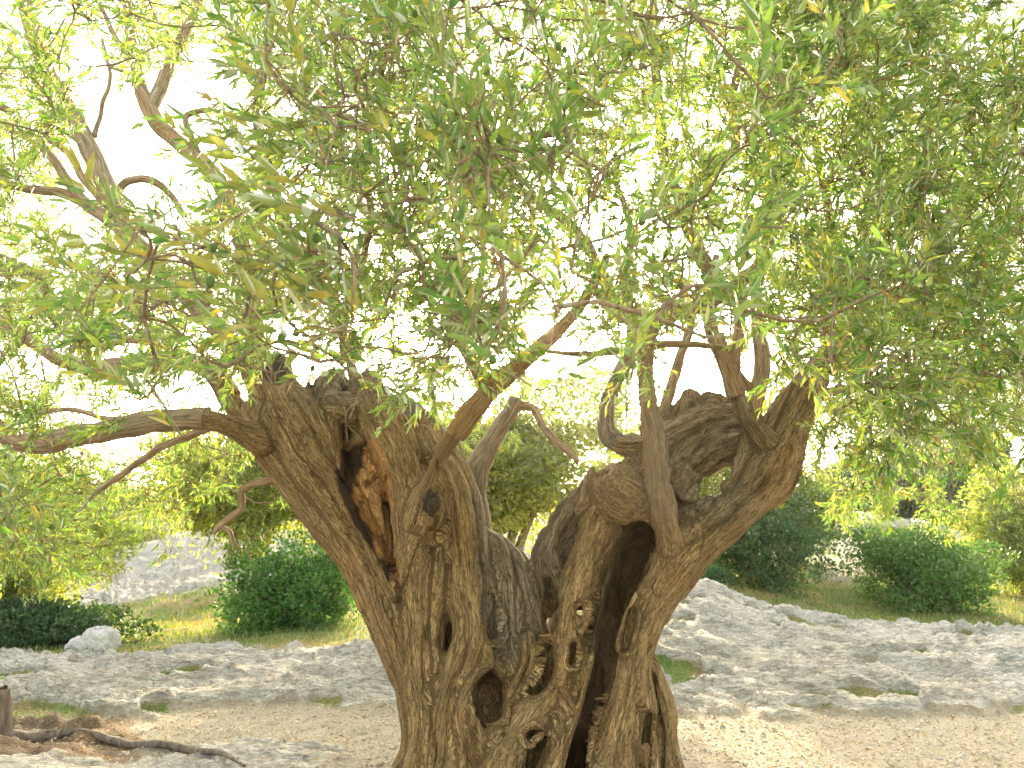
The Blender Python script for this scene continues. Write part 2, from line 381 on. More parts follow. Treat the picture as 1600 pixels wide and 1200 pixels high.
def add(pts, k=.022, reg=True):
    C = chain(pts)
    if reg: C[:, 3] *= .94
    if reg: STR.append(C)
    sl, D = chain_d(C, .10)
    if sl is None: return
    g = G[sl]; h = np.maximum(k - np.abs(g-D), 0)/k
    G[sl] = np.minimum(g, D) - h*h*k*.25
def cut(pts, k=.02):
    C = chain(pts); sl, D = chain_d(C, .10)
    if sl is None: return C
    D = -D; g = G[sl]; h = np.maximum(k - np.abs(g-D), 0)/k
    G[sl] = np.maximum(g, D) + h*h*k*.25
    return C
# inner bodies
add([(840, 1330, 6.4, 200), (820, 1200, 6.4, 150), (760, 1060, 6.33, 112), (700, 940, 6.3, 88), (640, 840, 6.24, 78), (570, 750, 6.16, 66), (500, 680, 6.14, 50), (470, 640, 6.12, 36)], reg=False)
add([(900, 1330, 6.5, 170), (930, 1150, 6.55, 95), (960, 1040, 6.5, 60), (990, 940, 6.4, 48), (1010, 870, 6.35, 45), (1000, 800, 6.35, 48), (1010, 740, 6.3, 45)], reg=False)
add([(850, 1250, 6.2, 90), (830, 1100, 6.2, 55), (820, 1000, 6.15, 42), (810, 930, 6.15, 34)], reg=False)
# left half, outer to inner
add([(395, 640, 6.05, 26), (425, 702, 5.98, 34), (482, 772, 5.92, 38), (542, 855, 5.88, 37), (582, 935, 5.83, 34), (612, 1010, 5.8, 32), (640, 1090, 5.78, 28), (646, 1160, 5.72, 30), (640, 1210, 5.64, 40), (612, 1290, 5.5, 62)])
add([(440, 650, 5.88, 38), (490, 740, 5.82, 38), (548, 822, 5.77, 34), (592, 900, 5.73, 32), (620, 980, 5.7, 30), (643, 1060, 5.68, 27), (660, 1150, 5.62, 30), (650, 1260, 5.5, 46)])
add([(436, 572, 5.92, 30), (442, 610, 5.88, 34), (478, 668, 5.78, 40), (520, 740, 5.74, 34), (566, 820, 5.68, 26), (600, 900, 5.66, 21), (618, 960, 5.64, 16)])
add([(515, 610, 6.05, 22), (512, 660, 5.86, 26), (520, 715, 5.72, 22), (545, 780, 5.66, 18), (585, 860, 5.62, 16), (612, 930, 5.6, 14)])
add([(575, 612, 5.92, 30), (590, 650, 5.8, 42), (618, 700, 5.75, 46), (640, 760, 5.68, 45), (648, 830, 5.60, 42), (645, 890, 5.6, 34), (650, 960, 5.6, 29), (655, 1050, 5.56, 30), (664, 1140, 5.5, 32), (655, 1240, 5.42, 48)])
add([(566, 680, 5.9, 26), (570, 740, 5.84, 34), (588, 810, 5.78, 26), (606, 880, 5.7, 14)])
add([(525, 640, 5.9, 30), (560, 645, 5.82, 34), (600, 640, 5.85, 36)])
add([(672, 800, 5.58, 30), (640, 850, 5.52, 26), (630, 905, 5.54, 18)])
add([(655, 690, 5.98, 36), (695, 760, 5.85, 42), (714, 840, 5.72, 40), (722, 920, 5.66, 37), (732, 990, 5.58, 35), (705, 1070, 5.54, 34), (690, 1150, 5.48, 36), (690, 1250, 5.40, 50)])
add([(690, 860, 5.66, 22), (682, 930, 5.62, 18), (672, 1000, 5.6, 16), (690, 1060, 5.54, 18)])
add([(745, 985, 5.62, 30), (760, 1035, 5.62, 24), (735, 1065, 5.52, 20), (716, 1120, 5.46, 20), (730, 1180, 5.40, 20), (725, 1260, 5.35, 30)])
add([(630, 640, 6.3, 30), (682, 700, 6.2, 38), (718, 765, 6.1, 34), (735, 840, 6.0, 32), (752, 920, 5.88, 28), (766, 990, 5.76, 24), (778, 1050, 5.68, 18)])
add([(620, 640, 6.45, 18), (660, 672, 6.4, 20), (700, 720, 6.3, 18), (735, 790, 6.2, 14)])
add([(600, 650, 6.3, 12), (640, 690, 6.15, 12), (668, 740, 6.0, 12), (690, 800, 5.9, 10)])
add([(742, 822, 6.25, 14), (772, 862, 6.15, 26), (788, 930, 6.0, 34), (792, 1000, 5.86, 34), (800, 1060, 5.76, 28), (790, 1110, 5.68, 22)])
add([(752, 830, 6.3, 12), (790, 858, 6.25, 18), (815, 900, 6.08, 22), (832, 960, 5.95, 22), (850, 1010, 5.8, 22)])
add([(812, 866, 6.3, 14), (822, 900, 6.2, 18), (828, 960, 6.05, 18)])
add([(828, 1000, 5.74, 22), (826, 1040, 5.66, 20), (800, 1085, 5.56, 18), (776, 1120, 5.48, 18), (764, 1142, 5.44, 8)], .02)
add([(748, 1075, 5.5, 12), (742, 1120, 5.42, 12), (752, 1170, 5.38, 12), (745, 1220, 5.34, 16)], .02)
add([(890, 1250, 6.5, 130), (905, 1100, 6.5, 85), (915, 1000, 6.5, 68), (930, 920, 6.46, 56), (960, 850, 6.42, 44)], reg=False)
add([(692, 845, 5.78, 22), (688, 905, 5.74, 24), (680, 985, 5.70, 22), (676, 1060, 5.66, 18)])
add([(770, 960, 5.86, 20), (772, 1030, 5.8, 18)])
# middle fork
add([(950, 780, 5.86, 40), (925, 850, 5.78, 36), (902, 920, 5.72, 35), (884, 990, 5.66, 36), (872, 1050, 5.6, 36), (842, 1105, 5.5, 36), (800, 1165, 5.42, 42), (770, 1250, 5.36, 62)])
add([(975, 815, 5.9, 24), (962, 880, 5.84, 24), (945, 945, 5.8, 22), (935, 1000, 5.72, 20), (918, 1050, 5.64, 30), (905, 1110, 5.56, 34), (880, 1190, 5.46, 44), (860, 1270, 5.36, 60)])
add([(872, 1080, 5.48, 16), (905, 1130, 5.46, 15), (912, 1175, 5.42, 15), (890, 1220, 5.36, 20)], .02)
add([(845, 1120, 5.44, 14), (870, 1115, 5.42, 14), (872, 1140, 5.41, 12), (840, 1175, 5.38, 14), (820, 1210, 5.34, 16)], .02)
add([(952, 768, 5.72, 34), (975, 785, 5.66, 44), (990, 795, 5.66, 34)], .04)
add([(965, 735, 5.85, 20), (972, 765, 5.74, 36)], .04)
add([(926, 733, 5.9, 5), (924, 755, 5.86, 16), (922, 790, 5.82, 20), (928, 830, 5.78, 16)], .02)
add([(962, 845, 5.86, 18), (945, 800, 5.78, 24), (915, 800, 5.82, 20)], .02)
for k in range(6):     # fluted, twisted ribs left of the middle fork
    f = k/5
    add([(925-14*f, 745+18*f, 6.05+.05*f, 11), (895-14*f, 790+8*f, 6.0+.08*f, 11), (872-18*f, 832+6*f, 5.98+.1*f, 11), (858-22*f, 868+8*f, 5.96+.12*f, 12), (868-26*f, 905+12*f, 5.96+.1*f, 12), (880-30*f, 960, 5.96+.1*f, 10)], .012)
add([(905, 800, 6.15, 34), (865, 870, 6.15, 30), (850, 940, 6.15, 26)], .03, False)
# right stem
add([(1085, 850, 5.85, 44), (1045, 895, 5.78, 46), (1010, 960, 5.72, 40), (990, 1030, 5.66, 34), (975, 1100, 5.6, 38), (958, 1165, 5.54, 42), (940, 1260, 5.46, 62)])
add([(1040, 925, 5.9, 26), (1020, 980, 5.84, 24), (1006, 1040, 5.76, 22), (1008, 1110, 5.7, 26), (1004, 1180, 5.6, 32), (1005, 1260, 5.5, 44)])
add([(1004, 1010, 6.1, 20), (1026, 1065, 6.02, 22), (1040, 1115, 5.98, 24), (1040, 1170, 5.9, 28), (1044, 1230, 5.84, 40), (1050, 1300, 5.8, 60)])
add([(990, 930, 5.62, 10), (968, 975, 5.6, 10), (970, 1020, 5.58, 12), (1000, 1010, 5.6, 12), (1012, 960, 5.62, 10)], .03)
add([(1060, 885, 5.82, 46), (1095, 850, 5.84, 41), (1136, 815, 5.88, 39), (1180, 772, 5.92, 41), (1213, 725, 5.96, 43), (1233, 680, 6.0, 38), (1250, 642, 6.02, 33), (1270, 608, 6.05, 30), (1310, 565, 6.12, 24), (1345, 528, 6.2, 22)])
add([(1165, 800, 5.96, 26), (1215, 758, 6.02, 30), (1246, 712, 6.05, 20), (1248, 660, 6.1, 14)])
add([(1185, 700, 5.98, 22), (1215, 650, 6.04, 21), (1245, 612, 6.1, 19), (1265, 590, 6.15, 15)])
add([(1250, 700, 6.0, 8), (1255, 660, 6.05, 8), (1262, 620, 6.1, 8)], .02)
add([(1058, 915, 5.84, 30), (1044, 850, 5.70, 27), (1031, 780, 5.58, 22), (1026, 730, 5.55, 23), (1018, 675, 5.55, 24), (1008, 620, 5.55, 20), (1007, 560, 5.55, 18), (1008, 510, 5.55, 19)], .07)
add([(1205, 700, 5.92, 26), (1170, 655, 5.9, 20), (1152, 615, 5.9, 16), (1140, 585, 5.9, 14)])
add([(1172, 672, 6.0, 13), (1160, 715, 5.96, 14), (1150, 745, 5.92, 13), (1135, 785, 5.88, 12)], .02)
# weathered arch of dead wood behind
add([(1000, 800, 6.1, 26), (1035, 765, 6.15, 26), (1075, 735, 6.18, 26), (1120, 705, 6.18, 25), (1160, 690, 6.1, 24)])
add([(1010, 720, 6.35, 36), (1060, 690, 6.35, 36), (1110, 665, 6.35, 34), (1160, 660, 6.25, 30), (1200, 680, 6.1, 26)])
add([(1040, 745, 6.12, 18), (1080, 700, 6.16, 15), (1130, 668, 6.18, 13), (1165, 660, 6.1, 12)], .02)
add([(1020, 710, 6.3, 16), (1048, 682, 6.3, 14), (1075, 660, 6.3, 10), (1090, 652, 6.3, 6)], .015)
add([(1050, 690, 6.55, 20), (1066, 650, 6.55, 21), (1080, 624, 6.55, 15)], .02)
add([(1070, 660, 6.62, 22), (1105, 640, 6.65, 22), (1130, 640, 6.62, 18)], .02)
add([(1030, 670, 6.6, 16), (1045, 640, 6.65, 12)], .02)
for (x, y, Y, r) in [(1002, 745, 6.0, 22), (985, 728, 6.1, 18), (1004, 700, 6.2, 18), (1008, 775, 5.98, 22), (1060, 755, 5.95, 22), (1068, 775, 5.9, 18), (1052, 735, 5.95, 12), (1075, 805, 5.9, 22), (1100, 800, 5.86, 20), (1010, 672, 6.3, 14), (950, 745, 6.0, 20), (985, 690, 6.2, 15), (1092, 640, 6.6, 12), (1120, 632, 6.6, 9), (1136, 628, 6.6, 8), (1105, 628, 6.62, 8)]:
    add([(x, y, Y, r), (x+r*.4, y-r*.5, Y+.05, r*.8)], .02)
add([(960, 690, 6.25, 19), (975, 698, 6.2, 18), (1000, 695, 6.2, 16)], .02)
add([(975, 695, 6.22, 17), (950, 680, 6.25, 18), (947, 640, 6.27, 15), (960, 600, 6.3, 14), (980, 560, 6.32, 12)])
# left upper forks
add([(335, 592, 6.35, 20), (362, 630, 6.3, 26), (400, 672, 6.15, 28), (430, 700, 6.0, 28)])
add([(410, 690, 5.86, 28), (375, 672, 5.78, 22), (335, 658, 5.72, 19), (290, 654, 5.66, 18)])
add([(345, 520, 6.1, 14), (380, 560, 6.08, 19), (405, 610, 6.05, 22), (415, 660, 5.95, 24)])
add([(300, 566, 6.35, 16), (340, 588, 6.35, 19), (360, 620, 6.3, 22)])
add([(402, 530, 6.2, 12), (404, 570, 6.2, 15), (410, 620, 6.15, 18)])
for (x, y, Y, r, h) in [(505, 600, 6.15, 20, 26), (530, 590, 6.2, 17, 16), (515, 585, 6.25, 10, 14), (548, 612, 6.1, 18, 30), (560, 600, 6.2, 12, 20), (600, 615, 6.25, 14, 22), (480, 600, 6.1, 12, 20), (572, 585, 6.25, 9, 20)]:
    add([(x, y+h, Y, r), (x, y, Y+.03, r*.7), (x+3, y-h*.5, Y+.05, r*.3)], .018)
add([(655, 812, 5.5, 32), (664, 770, 5.45, 26), (690, 712, 5.34, 21), (722, 665, 5.24, 19)], .07)     # collar of the bare orange branch
add([(668, 792, 5.52, 26), (676, 788, 5.42, 19)], .02)                                                   # cut stub
# cavities
HOL = cut([(558, 688, 5.50, 20), (560, 720, 5.47, 33), (568, 765, 5.44, 38), (584, 808, 5.42, 28), (600, 850, 5.44, 15), (612, 895, 5.48, 8)])
for dy in np.arange(-.22, .42, .018):
    cut([(1000, 838, 5.74+dy, 17), (988, 868, 5.72+dy, 21), (970, 920, 5.7+dy, 18), (953, 975, 5.66+dy, 13), (944, 1020, 5.64+dy, 11), (932, 1065, 5.6+dy, 11), (918, 1120, 5.56+dy, 11), (905, 1165, 5.52+dy, 13), (894, 1230, 5.46+dy, 17)], .012)
for dy in (0, .1, .2):
    cut([(862, 925, 5.82+dy, 10), (864, 950, 5.8+dy, 13), (860, 975, 5.78+dy, 8)])
cut([(763, 1075, 5.40, 22), (766, 1098, 5.38, 24)]); cut([(765, 1085, 5.4, 21), (765, 1085, 5.9, 16)])
cut([(1102, 768, 5.4, 9), (1102, 768, 7.3, 13)], .01); cut([(1116, 758, 5.4, 10), (1116, 758, 7.3, 15)], .01); cut([(1132, 745, 5.4, 9), (1132, 745, 7.3, 11)], .01)
def slot(pts, y0, y1, k=.012):
    w = min(p[2] for p in pts)*5.5/F; n = int(min(70, max(2, (y1-y0)/.013)))
    for i in range(n+1):
        Y = y0 + (y1-y0)*i/n; f = (1 - .35*i/n)*(.95 if y1 > 7 or max(p[2] for p in pts) > 15 else .62); cut([(x, y, Y, max(r*f, 5.5)) for x, y, r in pts], k)
slot([(764, 1060, 9), (763, 1080, 19), (767, 1102, 20), (770, 1118, 8)], 5.3, 5.85, .03)
slot([(858, 1015, 5), (856, 1045, 10), (846, 1068, 11), (834, 1078, 5)], 5.4, 5.68, .035)
slot([(895, 1008, 4), (898, 1022, 7), (892, 1036, 4)], 5.4, 5.75)
slot([(766, 935, 4), (767, 965, 9), (768, 992, 6)], 5.5, 5.8, .03)
slot([(988, 958, 4), (982, 985, 8), (975, 1012, 3)], 5.4, 5.66, .02)
slot([(826, 1150, 6), (836, 1146, 7)], 5.2, 5.5, .02); slot([(848, 1162, 5), (838, 1182, 12), (820, 1204, 10)], 5.15, 5.45, .03)
slot([(1014, 1120, 3), (1009, 1160, 7), (1003, 1220, 10)], 5.35, 5.7, .02)
slot([(858, 910, 8), (864, 950, 13), (860, 985, 5)], 5.6, 6.0, .02)
slot([(1104, 770, 6), (1114, 758, 9), (1130, 746, 8), (1142, 738, 4)], 5.3, 7.3, .012)
cut([(907, 950, 5.3, 7), (905, 962, 6.3, 8), (904, 965, 7.3, 9)], .005)
cut([(908, 942, 5.6, 6), (904, 975, 5.58, 7)])
cut([(868, 800, 5.98, 6), (862, 815, 5.9, 9), (856, 830, 5.9, 5)])
cut([(936, 738, 5.9, 4), (945, 742, 5.88, 12)]); cut([(500, 660, 5.55, 3), (474, 680, 5.6, 5), (476, 690, 5.6, 4)], .008)
cut([(1088, 792, 5.72, 8), (1094, 802, 5.72, 9)]); cut([(1235, 700, 5.84, 5), (1240, 730, 5.9, 12), (1238, 750, 5.92, 8)])
cut([(1112, 668, 6.02, 7), (1118, 666, 6.0, 6)]); cut([(1082, 695, 6.02, 10), (1072, 705, 6.02, 8)])
cut([(560, 630, 5.75, 5), (545, 650, 5.7, 6)])
STR_C = [c for c in STR]
# flat saw cut on the stub top and on the small stub
import openvdb
grid = openvdb.FloatGrid(background=.3); grid.copyFromArray(G, tolerance=0.0)
pts, quads = grid.convertToQuads(isovalue=0.0)
V = pts.astype(np.float64)*VX + G0; Q = quads.astype(np.int64)
del G, grid
def nearest_grain(V, chains, stretch=.10):
    best = np.full(len(V), 9., np.float32); gr = np.zeros((len(V), 3), np.float32)
    cidx = np.zeros(len(V), np.int32)
    for ci, C in enumerate(chains):
        lo = (C[:, :3]-C[:, 3:]).min(0) - .15; hi = (C[:, :3]+C[:, 3:]).max(0) + .15
        m = np.where(((V > lo) & (V < hi)).all(1))[0]
        if len(m) == 0: continue
        P = V[m].astype(np.float32); s0 = 0.; md = C[-1, :3]-C[0, :3]; md = md/(np.linalg.norm(md)+1e-6)
        b = np.full(len(m), 9., np.float32); g = np.zeros((len(m), 3), np.float32)
        for i in range(len(C)-1):
            A, B = C[i], C[i+1]; d = B[:3]-A[:3]; L = np.linalg.norm(d) + 1e-6
            t = np.clip(((P-A[:3])@d)/L**2, 0, 1); o = P - A[:3] - t[:, None]*d
            dd = np.linalg.norm(o, axis=1) - (A[3] + (B[3]-A[3])*t)
            k = dd < b
            b[k] = dd[k]; g[k] = (o[k] - np.outer(o[k]@md, md)) + np.outer(stretch*(s0 + t[k]*L) + ci*1.37, md)
            s0 += L
        k = b < best[m]; mm = m[k]; best[mm] = b[k]; gr[mm] = g[k]; cidx[mm] = ci
    k = best > 8; gr[k] = V[k]*np.array([1, 1, .15]); return gr, cidx, best
gr, cidx, bd = nearest_grain(V, STR_C)
tmp = bpy.data.meshes.new('tmp'); tmp.from_pydata([], [], [])
def v_normals(V, Q):
    n = np.cross(V[Q[:, 2]]-V[Q[:, 0]], V[Q[:, 3]]-V[Q[:, 1]]); N = np.zeros_like(V)
    for k in range(4): np.add.at(N, Q[:, k], n)
    return N/(np.linalg.norm(N, axis=1)[:, None]+1e-12)
N = v_normals(V, Q)
# outward orientation test
if np.mean((N*(V-V.mean(0))).sum(1)) < 0: Q = Q[:, ::-1]; N = -N
PX, PY = project(V)
wild = np.clip(sstep(1.0, 0, np.abs(PX-1090)/150)*sstep(1, .6, np.abs(PY-690)/150) + sstep(1, 0, np.abs(PX-880)/90)*sstep(1, 0, np.abs(PY-840)/140)*(V[:, 1] > 5.85) + sstep(1, .3, np.abs(PX-540)/90)*sstep(650, 600, PY), 0, 1)
disp = .012 - .017*ridged(gr*6.5, 2) - .012*ridged(gr*14+5, 3) + .022*fbm(V*2.6, 3) + wild*(.028*ridged(V*np.array([7, 7, 12]), 3) + .03*ridged(gr*8, 2) - .01)
disp -= .007*ridged(gr*34+9, 2)
thin = np.ones(len(V))
for C in ():
    pass
smoothb = np.isin(cidx, [i for i, c in enumerate(STR_C) if c[:, 3].max() < .125 and c[0, 2] > 1.5 and (c[:, 3].mean() < .11)])
GRV = [((500, 760), (560, 860), (600, 960), (625, 1060), (640, 1170)), ((560, 800), (605, 900), (628, 1000), (645, 1100)), ((612, 880), (626, 950), (642, 1040)),
 ((680, 830), (690, 900), (672, 980), (668, 1080), (675, 1190)), ((705, 780), (702, 860), (692, 930)), ((752, 850), (756, 930), (765, 1000)), ((712, 1080), (705, 1130), (700, 1195)),
 ((742, 1100), (738, 1150), (735, 1200)), ((840, 1000), (800, 1090), (770, 1150), (740, 1200)), ((945, 850), (925, 920), (915, 990)), ((1000, 960), (985, 1060), (975, 1140), (972, 1200)),
 ((1025, 1000), (1020, 1080), (1028, 1150), (1030, 1200)), ((660, 700), (690, 740), (712, 800), (718, 880)), ((430, 640), (470, 720), (520, 790), (548, 850)), ((1085, 850), (1130, 812), (1190, 750)),
 ((880, 1080), (860, 1140), (830, 1190)), ((790, 900), (795, 980), (790, 1040)), ((770, 880), (776, 950), (782, 1010)), ((640, 1060), (650, 1120), (652, 1190)), ((960, 860), (935, 940)),
 ((720, 930), (735, 1010), (715, 1060)), ((455, 620), (500, 690), (540, 750)), ((1000, 1080), (1004, 1150), (1010, 1200)), ((590, 900), (612, 990), (632, 1080)), ((808, 880), (815, 960), (822, 1010)), ((900, 1040), (905, 1100), (925, 1150))]
E0 = np.concatenate([Q[:, 0], Q[:, 1], Q[:, 2], Q[:, 3]]); E1 = np.concatenate([Q[:, 1], Q[:, 2], Q[:, 3], Q[:, 0]])
cnt_ = np.bincount(E0, minlength=len(V)) + np.bincount(E1, minlength=len(V)) + 1e-9
def relax(a): return (np.bincount(E0, a[E1], len(V)) + np.bincount(E1, a[E0], len(V)))/cnt_
inner = sstep(-.012, -.03, bd)
for it in range(10):      # carved walls settle smooth
    for c_ in range(3):
        V[:, c_] += inner*.7*(relax(V[:, c_]) - V[:, c_])
N = v_normals(V, Q)
if np.mean((N*(V-V.mean(0))).sum(1)) < 0: N = -N
for it in range(2): disp = .35*disp + .65*relax(disp)
wx_ = 9*fbm(V*3.5+2, 2); front = (V[:, 1] < 6.15)*sstep(.25, -.15, N[:, 1]); gv = np.zeros(len(V))
for gl_ in GRV:
    for (x1, y1), (x2, y2) in zip(gl_[:-1], gl_[1:]):
        t_ = np.clip(((PX+wx_-x1)*(x2-x1) + (PY-y1)*(y2-y1))/((x2-x1)**2+(y2-y1)**2), 0, 1)
        gv = np.maximum(gv, np.exp(-((PX+wx_-x1-t_*(x2-x1))**2 + (PY-y1-t_*(y2-y1))**2)/4.8**2))
disp = .012 + (disp - .012)*sstep(-.06, -.018, bd)
disp = disp - .05*gv*front*sstep(-.06, -.018, bd)*(.75 + .5*noise(V*4)); smooth_keep = gv*front
V = V + N*(disp - .012)[:, None]*np.where(smoothb & (wild < .2), .45, 1.)[:, None]
wood = np.zeros(len(V)); rot_shade = np.zeros(len(V))
for i in range(len(HOL)-1):
    A, B = HOL[i], HOL[i+1]; d = B[:3]-A[:3]; t = np.clip(((V-A[:3])@d)/(d@d), 0, 1)
    o = np.linalg.norm((V-A[:3]-t[:, None]*d)*np.array([1, .8, 1]), axis=1)/(A[3]+(B[3]-A[3])*t + .012)
    wood = np.maximum(wood, 1 - sstep(1.02, 1.12, o + .12*fbm(V*9, 2)))
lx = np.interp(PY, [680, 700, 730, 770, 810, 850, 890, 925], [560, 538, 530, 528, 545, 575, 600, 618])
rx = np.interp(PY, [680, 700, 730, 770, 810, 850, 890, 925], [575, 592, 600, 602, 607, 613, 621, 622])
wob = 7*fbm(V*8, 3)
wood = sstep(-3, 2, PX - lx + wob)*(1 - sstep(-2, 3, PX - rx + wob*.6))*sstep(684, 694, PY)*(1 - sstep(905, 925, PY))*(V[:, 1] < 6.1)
rot_shade = wood*np.clip(1 - sstep(-5, 5, PX - (lx*.62 + rx*.38) + 16*fbm(V*5, 3)) + .8*sstep(.35, .5, fbm(V*11+4, 2)), 0, 1)
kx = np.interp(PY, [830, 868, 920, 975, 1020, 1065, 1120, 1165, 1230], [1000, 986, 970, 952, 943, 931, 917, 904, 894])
rot_shade = np.maximum(rot_shade, .75*(np.abs(PX-kx) < 26)*(V[:, 1] > np.interp(PY, [830, 1230], [5.72, 5.52]))*(PY > 815)*(V[:, 1] < 6.35))  # split's inner walls: rotted heartwood tone plus recess shade painted into the colour
k_ = (bd < -.045)*1.; gr = gr*(1-k_)[:, None] + (V*np.array([1, 1, .12]))*k_[:, None]
grey = np.clip(wild*.8 + sstep(730, 765, PX)*(1-sstep(835, 850, PX))*(1-sstep(960, 1080, PY))*(V[:, 1] > 5.7) , 0, .6)
grey = np.maximum(grey, (V[:, 1] > 6.15)*(PX < 1000)*(PX > 600)*(PY < 700)*1.)
# dark saw cuts
for (x, y, Y, r) in [(425, 572, 5.72, 26), (675, 787, 5.36, 18)]:
    c = at(x, y, Y); R = rad(x, y, Y, r); k = np.hypot(PX-x, (PY-y)*.9) < r*.95
    k &= V[:, 1] < Y + .25
    grey[k] = .9; rot_shade[k] = np.maximum(rot_shade[k], .72)
young = np.zeros(len(V))
for i, c in enumerate(STR_C):
    if abs(c[-1, 0]-at(1008, 510, 5.55)[0]) < .03 and abs(c[-1, 1]-5.55) < .02: young[cidx == i] = (.85*(1-sstep(770, 880, PY + 25*fbm(V*5, 2))))[cidx == i]
    if abs(c[-1, 1]-5.24) < .02: young[cidx == i] = (.8*(1-sstep(730, 800, PY + 25*fbm(V*5, 2))))[cidx == i]
tree = empty('olive_tree', (0.1, 6.0, 0), 'huge ancient olive tree with a forked hollow gnarled trunk and sunlit leafy crown', 'tree')
trunk = mesh_np('trunk', V, [Q], M_TRUNK, tree, attrs={'grain': gr, 'wood': wood, 'grey': grey, 'rot_shade': rot_shade, 'young': young, 'grain2': gr*1.})

# ------------------------------------------------------------------ limbs
def tube(C, sides, jitter=.08, stretch=.12, seed=0):
    """C (N,4): tube verts, quads, grain"""
    P = C[:, :3]; T = np.gradient(P, axis=0); T /= np.linalg.norm(T, axis=1)[:, None] + 1e-9
    up = np.array([0, 0, 1.]) if abs(T[0, 2]) < .9 else np.array([0, 1., 0])
    n = np.cross(T[0], up); n /= np.linalg.norm(n); Ns = []
    for t in T:
        n = n - t*(n@t); n /= np.linalg.norm(n) + 1e-9; Ns.append(n)
    Ns = np.array(Ns); Bs = np.cross(T, Ns)
    a = np.linspace(0, 2*math.pi, sides, endpoint=False)
    s = np.concatenate([[0], np.cumsum(np.linalg.norm(np.diff(P, axis=0), axis=1))])
    ring = np.cos(a)[None, :, None]*Ns[:, None] + np.sin(a)[None, :, None]*Bs[:, None]
    co = np.stack([np.broadcast_to(np.cos(a), (len(C), sides)), np.broadcast_to(np.sin(a), (len(C), sides)), np.broadcast_to(s[:, None], (len(C), sides))], -1)
    r = C[:, 3][:, None]*np.ones((1, sides))
    if jitter:
        q = co*np.array([1, 1, 6.]) + seed*3.1
        r = r*(1 + jitter*1.4*fbm(q.reshape(-1, 3), 3).reshape(r.shape))
    V = P[:, None] + ring*r[..., None]
    g = co*np.stack([C[:, 3:4]*np.ones((1, sides))]*2 + [np.full(r.shape, stretch)], -1) + seed*1.7
    i, j = np.meshgrid(np.arange(len(C)-1), np.arange(sides), indexing='ij')
    A = i*sides + j; B = i*sides + (j+1) % sides
    Q = np.stack([A, B, B+sides, A+sides], -1).reshape(-1, 4)
    V = V.reshape(-1, 3); g = g.reshape(-1, 3)
    # close ends
    n0 = len(V); V = np.vstack([V, P[0], P[-1]]); g = np.vstack([g, g[0], g[-1]])
    j = np.arange(sides); T3 = np.vstack([np.stack([(j+1) % sides, j, np.full(sides, n0)], -1), np.stack([n0-sides+j, n0-sides+(j+1) % sides, np.full(sides, n0+1)], -1)])
    return V, Q, T3, g
